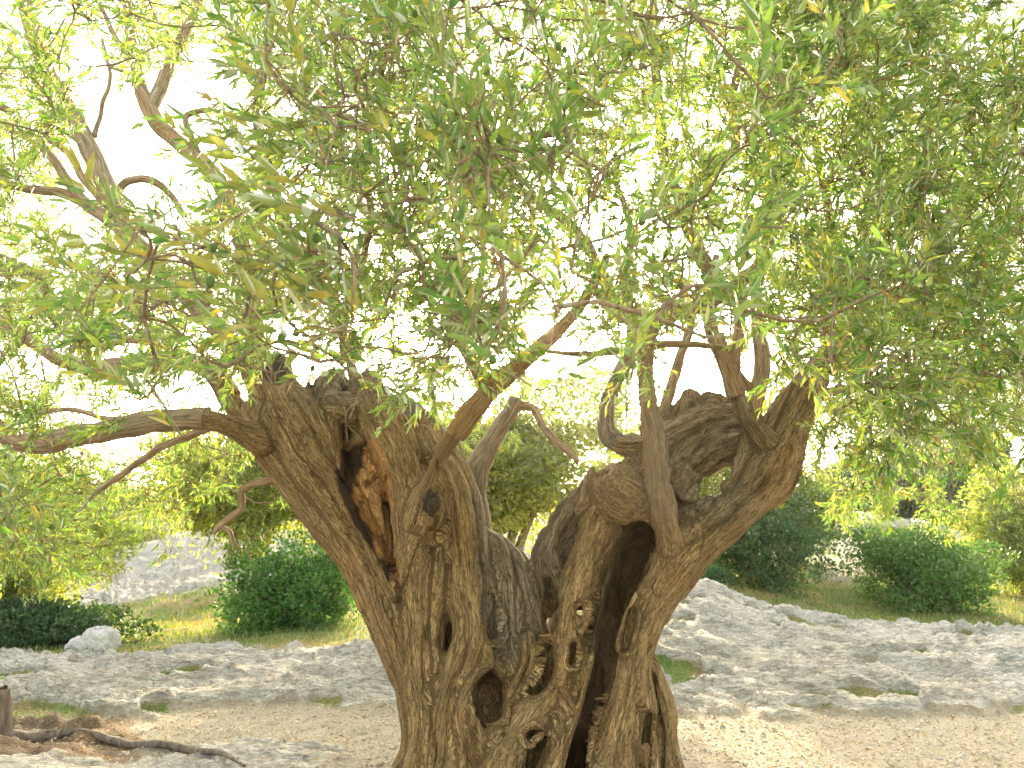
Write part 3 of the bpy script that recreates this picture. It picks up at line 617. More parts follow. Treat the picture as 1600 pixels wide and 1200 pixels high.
BR = [
 # (points, grey)
 [(1300, 575, 6.1, 18), (1325, 550, 6.15, 20), (1350, 524, 6.2, 22), (1390, 488, 6.2, 22), (1430, 448, 6.2, 19), (1466, 385, 6.1, 16), (1510, 300, 6.0, 14), (1570, 200, 5.8, 12), (1640, 120, 5.6, 10)],
 [(1245, 612, 6.1, 17), (1262, 588, 6.15, 17), (1285, 560, 6.3, 14), (1330, 500, 6.5, 12), (1350, 430, 6.6, 9), (1350, 330, 6.5, 6)],
 [(1008, 540, 5.55, 15), (1006, 505, 5.55, 16), (990, 490, 5.55, 13), (962, 490, 5.55, 11), (945, 440, 5.5, 10), (925, 395, 5.45, 9), (890, 352, 5.4, 8), (855, 325, 5.35, 7), (800, 290, 5.3, 5)],
 [(1008, 535, 5.55, 15), (1022, 500, 5.5, 15), (1062, 488, 5.4, 13), (1110, 470, 5.35, 12), (1160, 440, 5.3, 12), (1198, 395, 5.3, 10), (1197, 340, 5.25, 8), (1205, 280, 5.2, 7), (1225, 235, 5.1, 6), (1300, 180, 5.0, 4)],
 [(1120, 468, 5.35, 12), (1108, 430, 5.4, 12), (1085, 375, 5.4, 11), (1068, 330, 5.4, 11), (1085, 290, 5.35, 10), (1125, 258, 5.3, 9), (1150, 225, 5.3, 8), (1145, 140, 5.2, 7), (1180, 60, 5.1, 5), (1240, -20, 5.0, 4)],
 [(1070, 330, 5.4, 10), (1052, 290, 5.4, 9), (1036, 240, 5.35, 9), (1028, 150, 5.3, 8), (1022, 60, 5.2, 7), (1020, -40, 5.1, 6)],
 [(965, 490, 5.55, 8), (940, 470, 5.5, 7), (925, 440, 5.5, 5), (905, 430, 5.45, 3)],
 [(1000, 540, 5.6, 8), (1060, 538, 5.7, 6), (1110, 540, 5.8, 5), (1150, 548, 5.9, 4)],
 [(995, 545, 5.5, 6), (930, 553, 5.4, 5), (880, 552, 5.3, 4), (846, 548, 5.2, 3)],
 [(1152, 620, 5.9, 16), (1140, 585, 5.9, 14), (1128, 550, 5.9, 13), (1112, 520, 5.9, 11), (1105, 460, 5.9, 8), (1120, 400, 5.9, 5)],
 [(1146, 590, 5.9, 11), (1148, 560, 5.9, 10), (1155, 520, 5.9, 9), (1160, 450, 5.9, 6)],
 [(1175, 650, 6.5, 16), (1185, 610, 6.5, 14), (1192, 570, 6.5, 13), (1185, 520, 6.5, 11), (1180, 440, 6.5, 7)],
 [(1178, 612, 6.5, 9), (1158, 590, 6.5, 7), (1140, 560, 6.5, 5), (1128, 520, 6.5, 4)],
 [(1036, 650, 6.6, 9), (1048, 610, 6.6, 9), (1062, 560, 6.6, 8), (1078, 510, 6.6, 7), (1090, 450, 6.6, 5)],
 [(1290, 612, 6.05, 7), (1330, 606, 6.2, 6), (1370, 600, 6.4, 5), (1420, 575, 6.6, 5), (1470, 545, 6.8, 4), (1560, 500, 7.0, 3)],
 [(966, 588, 6.31, 12), (980, 560, 6.32, 12), (990, 520, 6.3, 11), (975, 450, 6.2, 8), (985, 360, 6.1, 6), (960, 280, 6.0, 4)],
 [(712, 680, 5.27, 16), (724, 663, 5.235, 18), (760, 615, 5.1, 17), (800, 580, 4.95, 15), (850, 535, 4.8, 12), (905, 480, 4.6, 9), (950, 400, 4.3, 6)],
 [(765, 612, 5.1, 11), (735, 560, 4.9, 9), (700, 480, 4.6, 8), (720, 380, 4.2, 7), (760, 300, 3.9, 6), (700, 200, 3.5, 5)],
 [(757, 860, 6.6, 17), (747, 800, 6.55, 18), (742, 745, 6.5, 20), (768, 690, 6.5, 15), (795, 648, 6.5, 12), (808, 625, 6.5, 12)],
 [(806, 632, 6.5, 9), (832, 638, 6.5, 6.5), (850, 668, 6.5, 6), (880, 700, 6.5, 6), (905, 722, 6.5, 4)],
 [(744, 738, 6.5, 8), (735, 728, 6.5, 5), (732, 722, 6.5, 2)],
 [(318, 656, 5.69, 15), (290, 654, 5.66, 17), (240, 658, 5.6, 18), (190, 668, 5.54, 18), (120, 682, 5.48, 17), (65, 692, 5.42, 17), (30, 690, 5.4, 15), (-5, 668, 5.36, 14), (-70, 620, 5.3, 12)],
 [(315, 572, 6.35, 13), (290, 564, 6.35, 14.5), (240, 566, 6.3, 14), (190, 572, 6.25, 14), (140, 576, 6.2, 12), (90, 560, 6.1, 10), (30, 520, 6.0, 8), (-40, 470, 5.9, 6)],
 [(372, 552, 6.08, 15), (345, 520, 6.1, 15), (300, 470, 6.1, 15), (240, 410, 6.1, 15), (195, 360, 6.1, 15), (170, 300, 6.1, 15), (148, 250, 6.1, 15), (118, 190, 6.1, 14), (82, 130, 6.1, 13), (55, 60, 6.1, 12), (35, -10, 6.1, 11)],
 [(404, 570, 6.2, 14), (400, 520, 6.2, 12), (392, 450, 6.2, 12), (372, 360, 6.15, 12), (335, 275, 6.1, 12), (290, 232, 6.1, 12), (252, 200, 6.1, 12), (230, 165, 6.1, 13), (215, 120, 6.1, 9), (205, 60, 6.1, 8), (195, -20, 6.1, 6)],
 [(236, 172, 6.1, 10), (252, 132, 6.1, 10), (275, 80, 6.1, 9), (298, 30, 6.1, 8), (320, -30, 6.1, 6)],
 [(218, 120, 6.1, 5), (196, 85, 6.1, 5), (176, 50, 6.1, 4), (155, 5, 6.1, 3)],
 [(215, 118, 6.1, 4), (190, 110, 6.1, 3), (170, 100, 6.1, 3), (160, 60, 6.1, 2)],
 [(148, 215, 6.1, 4), (160, 165, 6.1, 3.5), (172, 120, 6.1, 3), (160, 70, 6.1, 2)],
 [(188, 355, 6.1, 10), (152, 330, 6.05, 9), (122, 305, 6.0, 8), (92, 262, 5.95, 7), (55, 215, 5.9, 7), (18, 175, 5.85, 6), (-20, 160, 5.8, 5)],
 [(170, 345, 6.05, 9), (110, 306, 6.0, 8), (60, 298, 5.9, 7), (0, 285, 5.8, 6), (-60, 270, 5.7, 5)],
 [(176, 330, 6.15, 6), (130, 280, 6.2, 6), (108, 240, 6.2, 5), (62, 214, 6.2, 4), (10, 205, 6.2, 3)],
 [(180, 300, 6.1, 6), (200, 283, 6.1, 6.5), (235, 282, 6.1, 6.5), (262, 300, 6.15, 5), (290, 340, 6.2, 4)],
 [(320, 262, 6.1, 6), (290, 192, 6.0, 5), (300, 176, 6.0, 5), (330, 172, 6.0, 4)],
 [(60, 430, 6.6, 12), (75, 480, 6.6, 11), (110, 520, 6.6, 9), (150, 570, 6.5, 7)],
 [(60, 436, 6.6, 10), (30, 420, 6.6, 12), (-20, 400, 6.6, 14)],
 [(300, 560, 6.4, 7), (250, 536, 6.4, 8), (200, 530, 6.4, 7), (165, 545, 6.4, 4), (135, 575, 6.4, 3)],
 [(330, 640, 6.4, 5), (285, 645, 6.3, 5), (250, 648, 6.2, 5), (180, 655, 6.2, 4), (100, 640, 6.2, 4), (20, 660, 6.2, 3)],
 [(330, 668, 5.75, 7), (300, 680, 5.85, 6), (250, 700, 5.95, 6), (200, 735, 6.05, 5), (150, 770, 6.1, 4), (110, 820, 6.1, 3)],
 [(430, 750, 5.95, 8), (400, 755, 5.95, 6), (377, 768, 5.95, 6), (376, 795, 5.95, 5), (345, 820, 5.95, 5), (335, 835, 5.95, 3)],
 [(345, 822, 5.95, 4), (360, 832, 5.95, 4), (368, 855, 5.95, 3)],
 [(1000, 215, 5.2, 5), (950, 212, 5.1, 6), (895, 206, 5.0, 7), (830, 212, 4.9, 7), (785, 228, 4.8, 6), (740, 270, 4.7, 4)],
 [(898, 208, 5.0, 5), (872, 236, 5.0, 4), (852, 265, 5.0, 3)],
 [(735, 270, 4.7, 5), (750, 330, 4.8, 6), (755, 400, 4.9, 5), (740, 470, 4.9, 4)],
 [(560, 620, 6.1, 9), (545, 560, 5.8, 8), (520, 480, 5.4, 8), (470, 400, 5.0, 7), (430, 300, 4.6, 6), (400, 190, 4.2, 6), (420, 60, 3.9, 5), (430, -60, 3.6, 5)],
 [(530, 500, 5.5, 7), (560, 430, 5.0, 6), (580, 330, 4.5, 6), (560, 220, 4.0, 5), (600, 100, 3.6, 5), (620, -40, 3.3, 5)],
 [(1466, 385, 6.1, 13), (1420, 310, 5.8, 10), (1360, 230, 5.4, 8), (1330, 150, 5.1, 7), (1340, 50, 4.8, 6), (1350, -40, 4.6, 5)],
 [(1390, 488, 6.2, 12), (1450, 440, 5.9, 9), (1520, 410, 5.5, 8), (1600, 350, 5.2, 7), (1700, 290, 4.9, 6)],
 [(1300, 572, 6.1, 12), (1290, 500, 5.9, 9), (1300, 400, 5.6, 8), (1290, 300, 5.3, 7), (1270, 200, 5.0, 6)],
]
GREYB = {15, 18, 20}
samples = []
for i, b in enumerate(BR):
    C = chain(b, 7)
    if i in (3, 2, 4): C[:, :3] += .012*np.stack([noise(C[:, :3]*9+k*7) for k in range(3)], -1)
    else: C[:, :3] += .010*np.stack([noise(C[:, :3]*7+k*7+i) for k in range(3)], -1)
    big = b[0][3] > 11
    V_, Q_, T_, g_ = tube(C, 14 if big else 9, .10, seed=i)
    mesh_np('branch', V_, [Q_, T_], M_GREYBR if i in GREYB else (M_ORANGE if i == 16 else M_BRANCH), tree, attrs={'grain': g_})
    samples.append(C[2:, :3])
samples = np.vstack(samples)

# ------------------------------------------------------------------ leaves
def frames(d, roll):
    """orthonormal frames with x along d; roll angle about it -> (n,3,3) columns x,y,z"""
    d = d/np.linalg.norm(d, axis=-1, keepdims=True)
    up = np.zeros_like(d); up[..., 2] = 1; up[np.abs(d[..., 2]) > .95] = (0, 1, 0)
    y = np.cross(up, d); y /= np.linalg.norm(y, axis=-1, keepdims=True); z = np.cross(d, y)
    c, s = np.cos(roll)[..., None], np.sin(roll)[..., None]
    return np.stack([d, y*c + z*s, -y*s + z*c], -1)
def sprig_template(seed, n_pairs=9, L=.24):
    r = np.random.default_rng(seed); bend = r.uniform(-.25, .35)
    s = np.linspace(0, 1, 7); stem = np.stack([L*s, .03*np.sin(s*3+seed)*s, -bend*L*s*s], -1)
    pos = []; dr = []; nn = []; ln = []
    for k in range(n_pairs):
        u = .12 + .85*k/(n_pairs-1); p = np.array([np.interp(u, s, stem[:, j]) for j in range(3)])
        tg = np.array([np.interp(min(u+.05, 1), s, stem[:, j]) - np.interp(u-.05, s, stem[:, j]) for j in range(3)]); tg /= np.linalg.norm(tg)
        az = (k % 2)*math.pi/2*.75 + r.normal(0, .25)
        for sgn in (1, -1):
            if r.random() < .07: continue
            side = sgn*(np.array([0, math.cos(az), math.sin(az)]))
            ang = math.radians(r.uniform(28, 58) - 14*u)
            d = tg*math.cos(ang) + side*math.sin(ang) + np.array([0, 0, -.10])
            nrm = np.cross(d, np.cross(tg, side)) if False else tg*math.sin(ang) - side*math.cos(ang)
            pos.append(p); dr.append(d/np.linalg.norm(d)); nn.append(nrm); ln.append(r.uniform(.8, 1.12)*(1 - .25*abs(u-.5)))
    pos.append(stem[-1]); dr.append((stem[-1]-stem[-2])/np.linalg.norm(stem[-1]-stem[-2])); nn.append(np.array([0, 0, 1.])); ln.append(.9)
    return stem, np.array(pos), np.array(dr), np.array(nn), np.array(ln)
TEMPL = [sprig_template(i, 7 + i % 4, .19 + .02*(i % 4)) for i in range(10)]
def place_sprigs(P, D, roll, scale, ti):
    """-> leaf pos, dir, normal, length ; stems"""
    Fm = frames(D, roll); lp = []; ld = []; lnn = []; ll = []; st = []; own = []
    for t in range(len(TEMPL)):
        m = np.where(ti == t)[0]
        if len(m) == 0: continue
        stem, p, d, n, l = TEMPL[t]; R = Fm[m]; s = scale[m]
        f = lambda A: np.einsum('nij,kj->nki', R, A)
        lp.append((P[m][:, None] + f(p)*s[:, None, None]).reshape(-1, 3)); ld.append(f(d).reshape(-1, 3)); lnn.append(f(n).reshape(-1, 3))
        ll.append((l[None]*s[:, None]).ravel()); st.append(P[m][:, None] + f(stem)*s[:, None, None]); own.append(np.repeat(m, len(l)))
    return np.vstack(lp), np.vstack(ld), np.vstack(lnn), np.concatenate(ll), np.vstack(st), np.concatenate(own)
def leaf_frame(ld, ln, r):
    ld = ld + r.normal(0, .16, ld.shape); ld /= np.linalg.norm(ld, axis=1)[:, None]
    ln = ln + r.normal(0, .35, ln.shape); z = ln - ld*(ln*ld).sum(1)[:, None]; z /= np.linalg.norm(z, axis=1)[:, None] + 1e-9
    k = z[:, 2] < -.2; z[k] *= -1
    return ld, np.cross(z, ld), z
LEAF8 = (np.array([[0, 0, 0], [.10, 0, 0], [.34, .5, .05], [.36, 0, -.0], [.34, -.5, .05], [.68, .40, .01], [.70, 0, -.03], [.68, -.40, .01], [1, 0, -.07]]),
         [[1, 3, 2], [1, 4, 3], [5, 6, 8], [6, 7, 8]], [[2, 3, 6, 5], [3, 4, 7, 6], ])
LEAF4 = (np.array([[0, 0, 0], [.32, .5, .06], [.70, .38, .02], [1, 0, -.06], [.70, -.38, .02], [.32, -.5, .06]]), [], [[0, 3, 2, 1], [0, 5, 4, 3]])
LEAF2 = (np.array([[0, 0, 0], [.45, .5, .03], [1, 0, -.03], [.45, -.5, .03]]), [[0, 2, 1], [0, 3, 2]], [])
def leaves_mesh(name, tpl, pos, x, y, z, L, W, col, mat, parent):
    T, tri, quad = tpl; n = len(pos); k = len(T)
    V = pos[:, None] + x[:, None]*(T[None, :, 0:1]*L[:, None, None]) + y[:, None]*(T[None, :, 1:2]*W[:, None, None]) + z[:, None]*(T[None, :, 2:3]*L[:, None, None])
    off = (np.arange(n)*k)[:, None, None]; polys = []
    if tri: polys.append((np.array(tri)[None] + off).reshape(-1, 3))
    if quad: polys.append((np.array(quad)[None] + off).reshape(-1, 4))
    c = np.repeat(np.hstack([col, np.ones((n, 1))]), k, axis=0)
    return mesh_np(name, V.reshape(-1, 3), polys, mat, parent, True, {'tint': c})
PALETTE = np.array([[.11, .22, .05], [.155, .28, .07], [.21, .32, .08], [.28, .36, .09], [.10, .20, .08], [.30, .31, .07], [.42, .36, .08], [.34, .19, .06]])
def leaf_colors(n, r, warm=0., rep=None):
    p = np.array([.24, .27, .20, .12, .10, .05, .017, .003]); w = np.array([.10, .18, .25, .25, .02, .15, .045, .005]); q = p*(1-warm) + w*warm; q /= q.sum()
    c = PALETTE[r.choice(8, n, p=q)]
    return c*r.uniform(.8, 1.2, (n, 1))*(1 + r.normal(0, .06, (n, 3)))
def stems_mesh(st, r0, r1, sides=3):
    n, k, _ = st.shape; T = np.gradient(st, axis=1); T /= np.linalg.norm(T, axis=2, keepdims=True) + 1e-9
    up = np.zeros_like(T); up[..., 2] = 1; up[np.abs(T[..., 2]) > .9] = (0, 1, 0)
    a = np.cross(T, up); a /= np.linalg.norm(a, axis=2, keepdims=True) + 1e-9; b = np.cross(T, a)
    rr = np.linspace(0, 1, k)[None]; R = (np.atleast_1d(r0)[:, None]*(1-rr) + np.atleast_1d(r1)[:, None]*rr)
    R = np.broadcast_to(R, (n, k))
    th = np.arange(sides)*2*math.pi/sides
    V = st[:, :, None] + (a[:, :, None]*np.cos(th)[None, None, :, None] + b[:, :, None]*np.sin(th)[None, None, :, None])*R[:, :, None, None]
    base = (np.arange(n)*k*sides)[:, None, None]; i = np.arange(k-1)[None, :, None]*sides; j = np.arange(sides)[None, None]
    A = base + i + j; B = base + i + (j+1) % sides
    return V.reshape(-1, 3), np.stack([A, B, B+sides, A+sides], -1).reshape(-1, 4)

NEAR = ["0001677532221100", "0001688753332100", "0001577654332100", "0036766544331110", "0267654433321110", "0025777642221000", "0001100000000000", "0000000000000000", "0000000000000000"]
MID = ["3333677644567776", "3112566644567777", "3001566544567877", "2223566643567777", "4555577655677777", "4434577734456667", "2101013300014567", "2100000000001210", "1000000000000000"]
FAR = ["4333433344568886", "4212433344568888", "4112323343568888", "5434433322467888", "7665433322456887", "7665335413567778", "6435213311369999", "8764200000001641", "6520000000000000"]
HOLES = [(205, 245, 95, 60), (255, 190, 50, 80), (250, 300, 60, 20), (150, 140, 25, 60), (920, 600, 95, 45), (870, 560, 50, 22), (940, 380, 28, 32), (890, 300, 15, 18), (1080, 590, 50, 30), (200, 690, 55, 20), (990, 250, 26, 30), (1130, 220, 15, 20), (1060, 520, 40, 30), (1590, 700, 30, 30), (825, 520, 12, 12), (870, 552, 25, 10), (300, 600, 40, 26), (640, 200, 20, 12)]
TRUNKBOX = [(440, 640, 60), (560, 660, 70), (650, 700, 60), (1120, 680, 80), (960, 760, 70), (1020, 620, 22), (1200, 660, 60), (1020, 700, 30), (700, 690, 30), (1270, 610, 25), (950, 640, 26), (780, 660, 50), (1230, 720, 40)]
def sample_layer(tab, y0, y1, per, r, heading, spread, clus, warm):
    """clusters of sprigs; returns node P, and sprig arrays"""
    nodes = []; P = []; D = []; own = []
    for row, line in enumerate(tab):
        for c in range(-1, 17):
            v = int(line[min(max(c, 0), 15)])/9
            n = r.poisson(per*v**1.15*(.8 if c in (-1, 16) else 1))
            for _ in range(n):
                px = c*100 + r.uniform(0, 100); py = row*100 + r.uniform(0, 100); Y = r.uniform(y0, y1)
                nodes.append((px, py, Y))
        if row == 0:
            for c in range(0, 16):
                for _ in range(r.poisson(per*int(line[c])/9*.6)): nodes.append((c*100 + r.uniform(0, 100), -r.uniform(0, 90), r.uniform(y0, y1)))
    keep = []
    for (px, py, Y) in nodes:
        f = 1.
        for hx, hy, a, b in HOLES:
            d = ((px-hx)/(a+110/Y*.35))**2 + ((py-hy)/(b+110/Y*.35))**2
            if d < 1: f *= .06
        if py > 560 and Y < 6.0:
            for tx, ty, tr in TRUNKBOX:
                if math.hypot(px-tx, py-ty) < tr + 95/Y: f = 0
        if Y > 5.4 and Y < 6.9 and py > 600 and 330 < px < 1270: f = 0
        if r.random() < f: keep.append((px, py, Y))
    nodes = keep
    NP = np.array([at(*n) for n in nodes])
    for i, (px, py, Y) in enumerate(nodes):
        k = r.integers(*clus); h = heading(px, py, Y)
        for _ in range(k):
            d = np.array(h) + r.normal(0, spread, 3); d /= np.linalg.norm(d)
            P.append(NP[i] + d*r.uniform(.0, .10) + r.normal(0, .045, 3) - d*.10); D.append(d); own.append(i)
    return NP, np.array(P), np.array(D), np.array(own)
def head_near(px, py, Y):
    if px < 620 and py > 120: return (-1.25, -.35, .05 + .35*(px-100)/500)
    if px < 1000: return (-.35 + .0009*(px-620), -.4, .95)
    return (.1, -.3, .35)
def head_mid(px, py, Y):
    if px < 450: return (-.6, -.2, .25)
    if py > 560: return (.25 if px > 1000 else -.2, -.1, -.55)
    return (.12, -.25, .35)
def head_far(px, py, Y):
    if py > 560: return (-.25 if px < 600 else .3, .1, -.6)
    return (-.1 if px < 800 else .15, .1, .15)
layers = []
def build_layer(tab, y0, y1, per, seed, heading, spread, clus, warm, sc):
    r = np.random.default_rng(seed); NP, P, D, own = sample_layer(tab, y0, y1, per, r, heading, spread, clus, warm)
    n = len(P); out = place_sprigs(P, D, r.uniform(0, 6.28, n), r.uniform(.85, 1.15, n)*sc, r.integers(0, 10, n))
    lp, ld, lnn, ll, st, ow = out
    x, y, z = leaf_frame(ld, lnn, r)
    L = .066*ll*r.uniform(.8, 1.2, len(ll)); W = L*r.uniform(.19, .275, len(ll))
    cw = np.clip(warm + r.normal(0, .35, n), 0, 1)[ow]
    col = np.where(r.random(len(ll))[:, None] < cw[:, None], leaf_colors(len(ll), r, 1.), leaf_colors(len(ll), r, 0.))
    layers.append(dict(NP=NP, P=P, own=own, st=st, lp=lp, x=x, y=y, z=z, L=L, W=W, col=col))
    return layers[-1]
ln_ = build_layer(NEAR, 1.45, 2.9, 5.0, 11, head_near, .42, (2, 5), .25, 1.0)
lm_ = build_layer(MID, 3.0, 5.2, 16, 12, head_mid, .75, (4, 8), .30, 1.0)
lf_ = build_layer(FAR, 6.3, 9.0, 30, 13, head_far, .85, (5, 9), .42, 1.05)
# three hanging sprays in front of the trunk
r = np.random.default_rng(99)
HS = [(430, 585, 2.3, (-.5, 0, .75)), (425, 600, 2.3, (.0, 0, .9)), (360, 590, 2.4, (-.8, 0, .35)), (380, 560, 2.3, (-.6, -.2, -.4)), (560, 590, 2.2, (1, 0, -.35)), (600, 590, 2.3, (.9, 0, -.2)), (640, 575, 2.3, (.8, 0, -.1)), (1235, 545, 2.6, (.5, -.1, -.7)), (1265, 560, 2.7, (.2, 0, -.6)), (1300, 570, 2.8, (.4, 0, -.5)), (1010, 560, 2.5, (-.8, 0, -.5)), (1000, 545, 2.5, (-.3, 0, -.8)), (700, 560, 2.4, (.6, 0, -.3)), (820, 590, 3.4, (.5, 0, -.4)), (500, 565, 2.0, (1, 0, -.2)),
      (230, 405, 1.55, (-1, -.1, .15)), (300, 415, 1.6, (-1, -.1, .1)), (330, 450, 1.6, (-1, -.1, -.1)), (260, 350, 1.7, (-1, 0, .4)), (200, 430, 1.7, (-1, 0, .05)), (340, 380, 1.65, (-1, 0, .2)), (400, 420, 1.7, (-1, 0, .0)), (380, 500, 1.8, (-.7, 0, -.5))]
P = np.array([at(a, b, c) for a, b, c, d in HS]); D = np.array([d for *_, d in HS]) + r.normal(0, .1, (len(HS), 3))
lp, ld, lnn, ll, st, ow = place_sprigs(P, D, r.uniform(0, .6, len(P)), np.full(len(P), .95), r.integers(0, 10, len(P)))
x, y, z = leaf_frame(ld, lnn, r); L = .062*ll; W = L*.24
layers.append(dict(NP=P, P=P, own=np.arange(len(P)), st=st, lp=lp, x=x, y=y, z=z, L=L, W=W, col=leaf_colors(len(L), r, 1.)))
# nearest large leaves as objects of their own
nr = [layers[0], layers[3]]
cat = lambda k: np.concatenate([q[k] for q in nr])
LP, LX, LY, LZ, LL, LW, LC = (cat(k) for k in ('lp', 'x', 'y', 'z', 'L', 'W', 'col'))
tip = LP + LX*LL[:, None]; px0, py0 = project(LP); px1, py1 = project(tip)
inview = (px0 > -10) & (px0 < 1610) & (py0 > -10) & (py1 < 1210)
ln_px = np.hypot(px1-px0, py1-py0)*inview*(1 + .5*((px0 < 700)))
order = np.argsort(-ln_px); big = order[:300]; rest = np.setdiff1d(np.arange(len(LP)), big)
T8 = LEAF8; kinds = []
vr = np.random.default_rng(21)
cols = [np.array(c) for c in ((.10, .16, .04), (.13, .19, .045), (.18, .22, .055), (.30, .28, .07), (.36, .31, .075), (.085, .14, .05))]
for ki, c in enumerate(cols):
    Vt = T8[0]*np.array([1, .235, 1]); cc = np.repeat(np.append(c, 1)[None], len(Vt), 0)
    me_o = mesh_np('leaf', Vt, [np.array(T8[1]), np.array(T8[2])], M_LEAF, None, True, {'tint': cc}); kinds.append(me_o.data)
    bpy.data.objects.remove(me_o)
inv = Matrix.Translation(tree.location).inverted()
for i in big:
    ki = int(np.argmin([np.abs(LC[i]-c).sum() for c in cols]))
    o = bpy.data.objects.new('leaf', kinds[ki]); COL.objects.link(o)
    s = LL[i]; o.parent = tree; o.matrix_parent_inverse = inv
    o.matrix_basis = Matrix(((LX[i][0]*s, LY[i][0]*s, LZ[i][0]*s, LP[i][0]), (LX[i][1]*s, LY[i][1]*s, LZ[i][1]*s, LP[i][1]), (LX[i][2]*s, LY[i][2]*s, LZ[i][2]*s, LP[i][2]), (0, 0, 0, 1)))
fo = leaves_mesh('leaves', LEAF8, LP[rest], LX[rest], LY[rest], LZ[rest], LL[rest], LW[rest], LC[rest], M_LEAF, tree); fo['kind'] = 'stuff'
for k in (1, 2):
    q = layers[k]; fo = leaves_mesh('leaves', LEAF4 if k == 1 else LEAF2, q['lp'], q['x'], q['y'], q['z'], q['L'], q['W'], q['col'], M_LEAF, tree); fo['kind'] = 'stuff'
# stems, twigs and the network that links clusters to limbs
Vs = []; Qs = []; off = 0
def push(V, Q):
    global off
    Vs.append(V); Qs.append(Q+off); off += len(V)
for q in layers:
    n = len(q['st']); sub = [0, 2, 4, 6] if q is not layers[2] and q is not layers[1] else [0, 3, 6]; push(*stems_mesh(q['st'][:, sub], np.full(n, .0019), np.full(n, .0008)))
    A = q['NP'][q['own']]; B = q['P']; t = np.linspace(0, 1, 2)[None, :, None]
    M = A[:, None]*(1-t) + B[:, None]*t; push(*stems_mesh(M, np.full(len(A), .0028), np.full(len(A), .002)))
nodes = np.vstack([q['NP'] for q in layers]); conn = samples.copy()
def near_idx(P, C):
    out = np.empty(len(P), int); dd = np.empty(len(P))
    for i in range(0, len(P), 400):
        d = ((P[i:i+400, None] - C[None])**2).sum(2); out[i:i+400] = d.argmin(1); dd[i:i+400] = d.min(1)
    return out, np.sqrt(dd)
_, d0 = near_idx(nodes, samples); order = np.argsort(d0); nodes = nodes[order]
tw = []; twr = []; buf = np.empty((len(conn)+len(nodes)*3, 3)); buf[:len(conn)] = conn; nc = len(conn); r = np.random.default_rng(5)
for p in nodes:
    d = ((buf[:nc]-p)**2).sum(1); j = d.argmin(); a = buf[j].copy(); L = math.sqrt(d[j])
    t = np.linspace(0, 1, 6)[:, None]; c = a*(1-t) + p*t + np.sin(t*math.pi)*r.normal(0, .10*L, 3) + np.sin(t*2*math.pi)*r.normal(0, .05*L, 3)
    tw.append(c); twr.append(.003 + .006*min(L, 1.)); buf[nc] = p; buf[nc+1] = c[2]; buf[nc+2] = c[4]; nc += 3
tw = np.array(tw); twr = np.array(twr); push(*stems_mesh(tw, twr*1.25, twr*.6, 4))
# bare fine twigs
k = r.integers(0, len(nodes), 2600); A = nodes[k]; D = r.normal(0, 1, (len(k), 3)); D /= np.linalg.norm(D, axis=1)[:, None]; Ln = r.uniform(.15, .45, len(k))
t = np.linspace(0, 1, 5)[None, :, None]; S = A[:, None] + D[:, None]*t*Ln[:, None, None] + np.sin(t*3)*r.normal(0, .04, (len(k), 1, 3))
push(*stems_mesh(S, np.full(len(k), .0026), np.full(len(k), .0009)))
Vt = np.vstack(Vs); to = mesh_np('twigs', Vt, [np.vstack(Qs)], M_BRANCH, tree, attrs={'grain': Vt*np.array([1, 1, .3])}); to['kind'] = 'stuff'
# small green olives
q = layers[0]; k = r.choice(len(q['lp']), 90); c = q['lp'][k] + r.normal(0, .012, (90, 3))
u = np.array([[math.cos(a)*math.sin(b), math.sin(a)*math.sin(b), math.cos(b)*1.3] for b in (.01, .6, 1.2, 1.9, 2.5, 3.13) for a in np.arange(6)*math.pi/3])
Vo = (c[:, None] + u[None]*.0085).reshape(-1, 3); i = np.arange(5)[:, None]*6; j = np.arange(6)[None]; Aq = (i+j); Bq = i+(j+1) % 6
qq = np.stack([Aq, Aq+6, Bq+6, Bq], -1).reshape(-1, 4); qq = (qq[None] + (np.arange(90)*36)[:, None, None]).reshape(-1, 4)
oo = mesh_np('olives', Vo, [qq], M_LEAF, tree, attrs={'tint': np.tile([.16, .24, .07, 1], (len(Vo), 1))}); oo['kind'] = 'stuff'

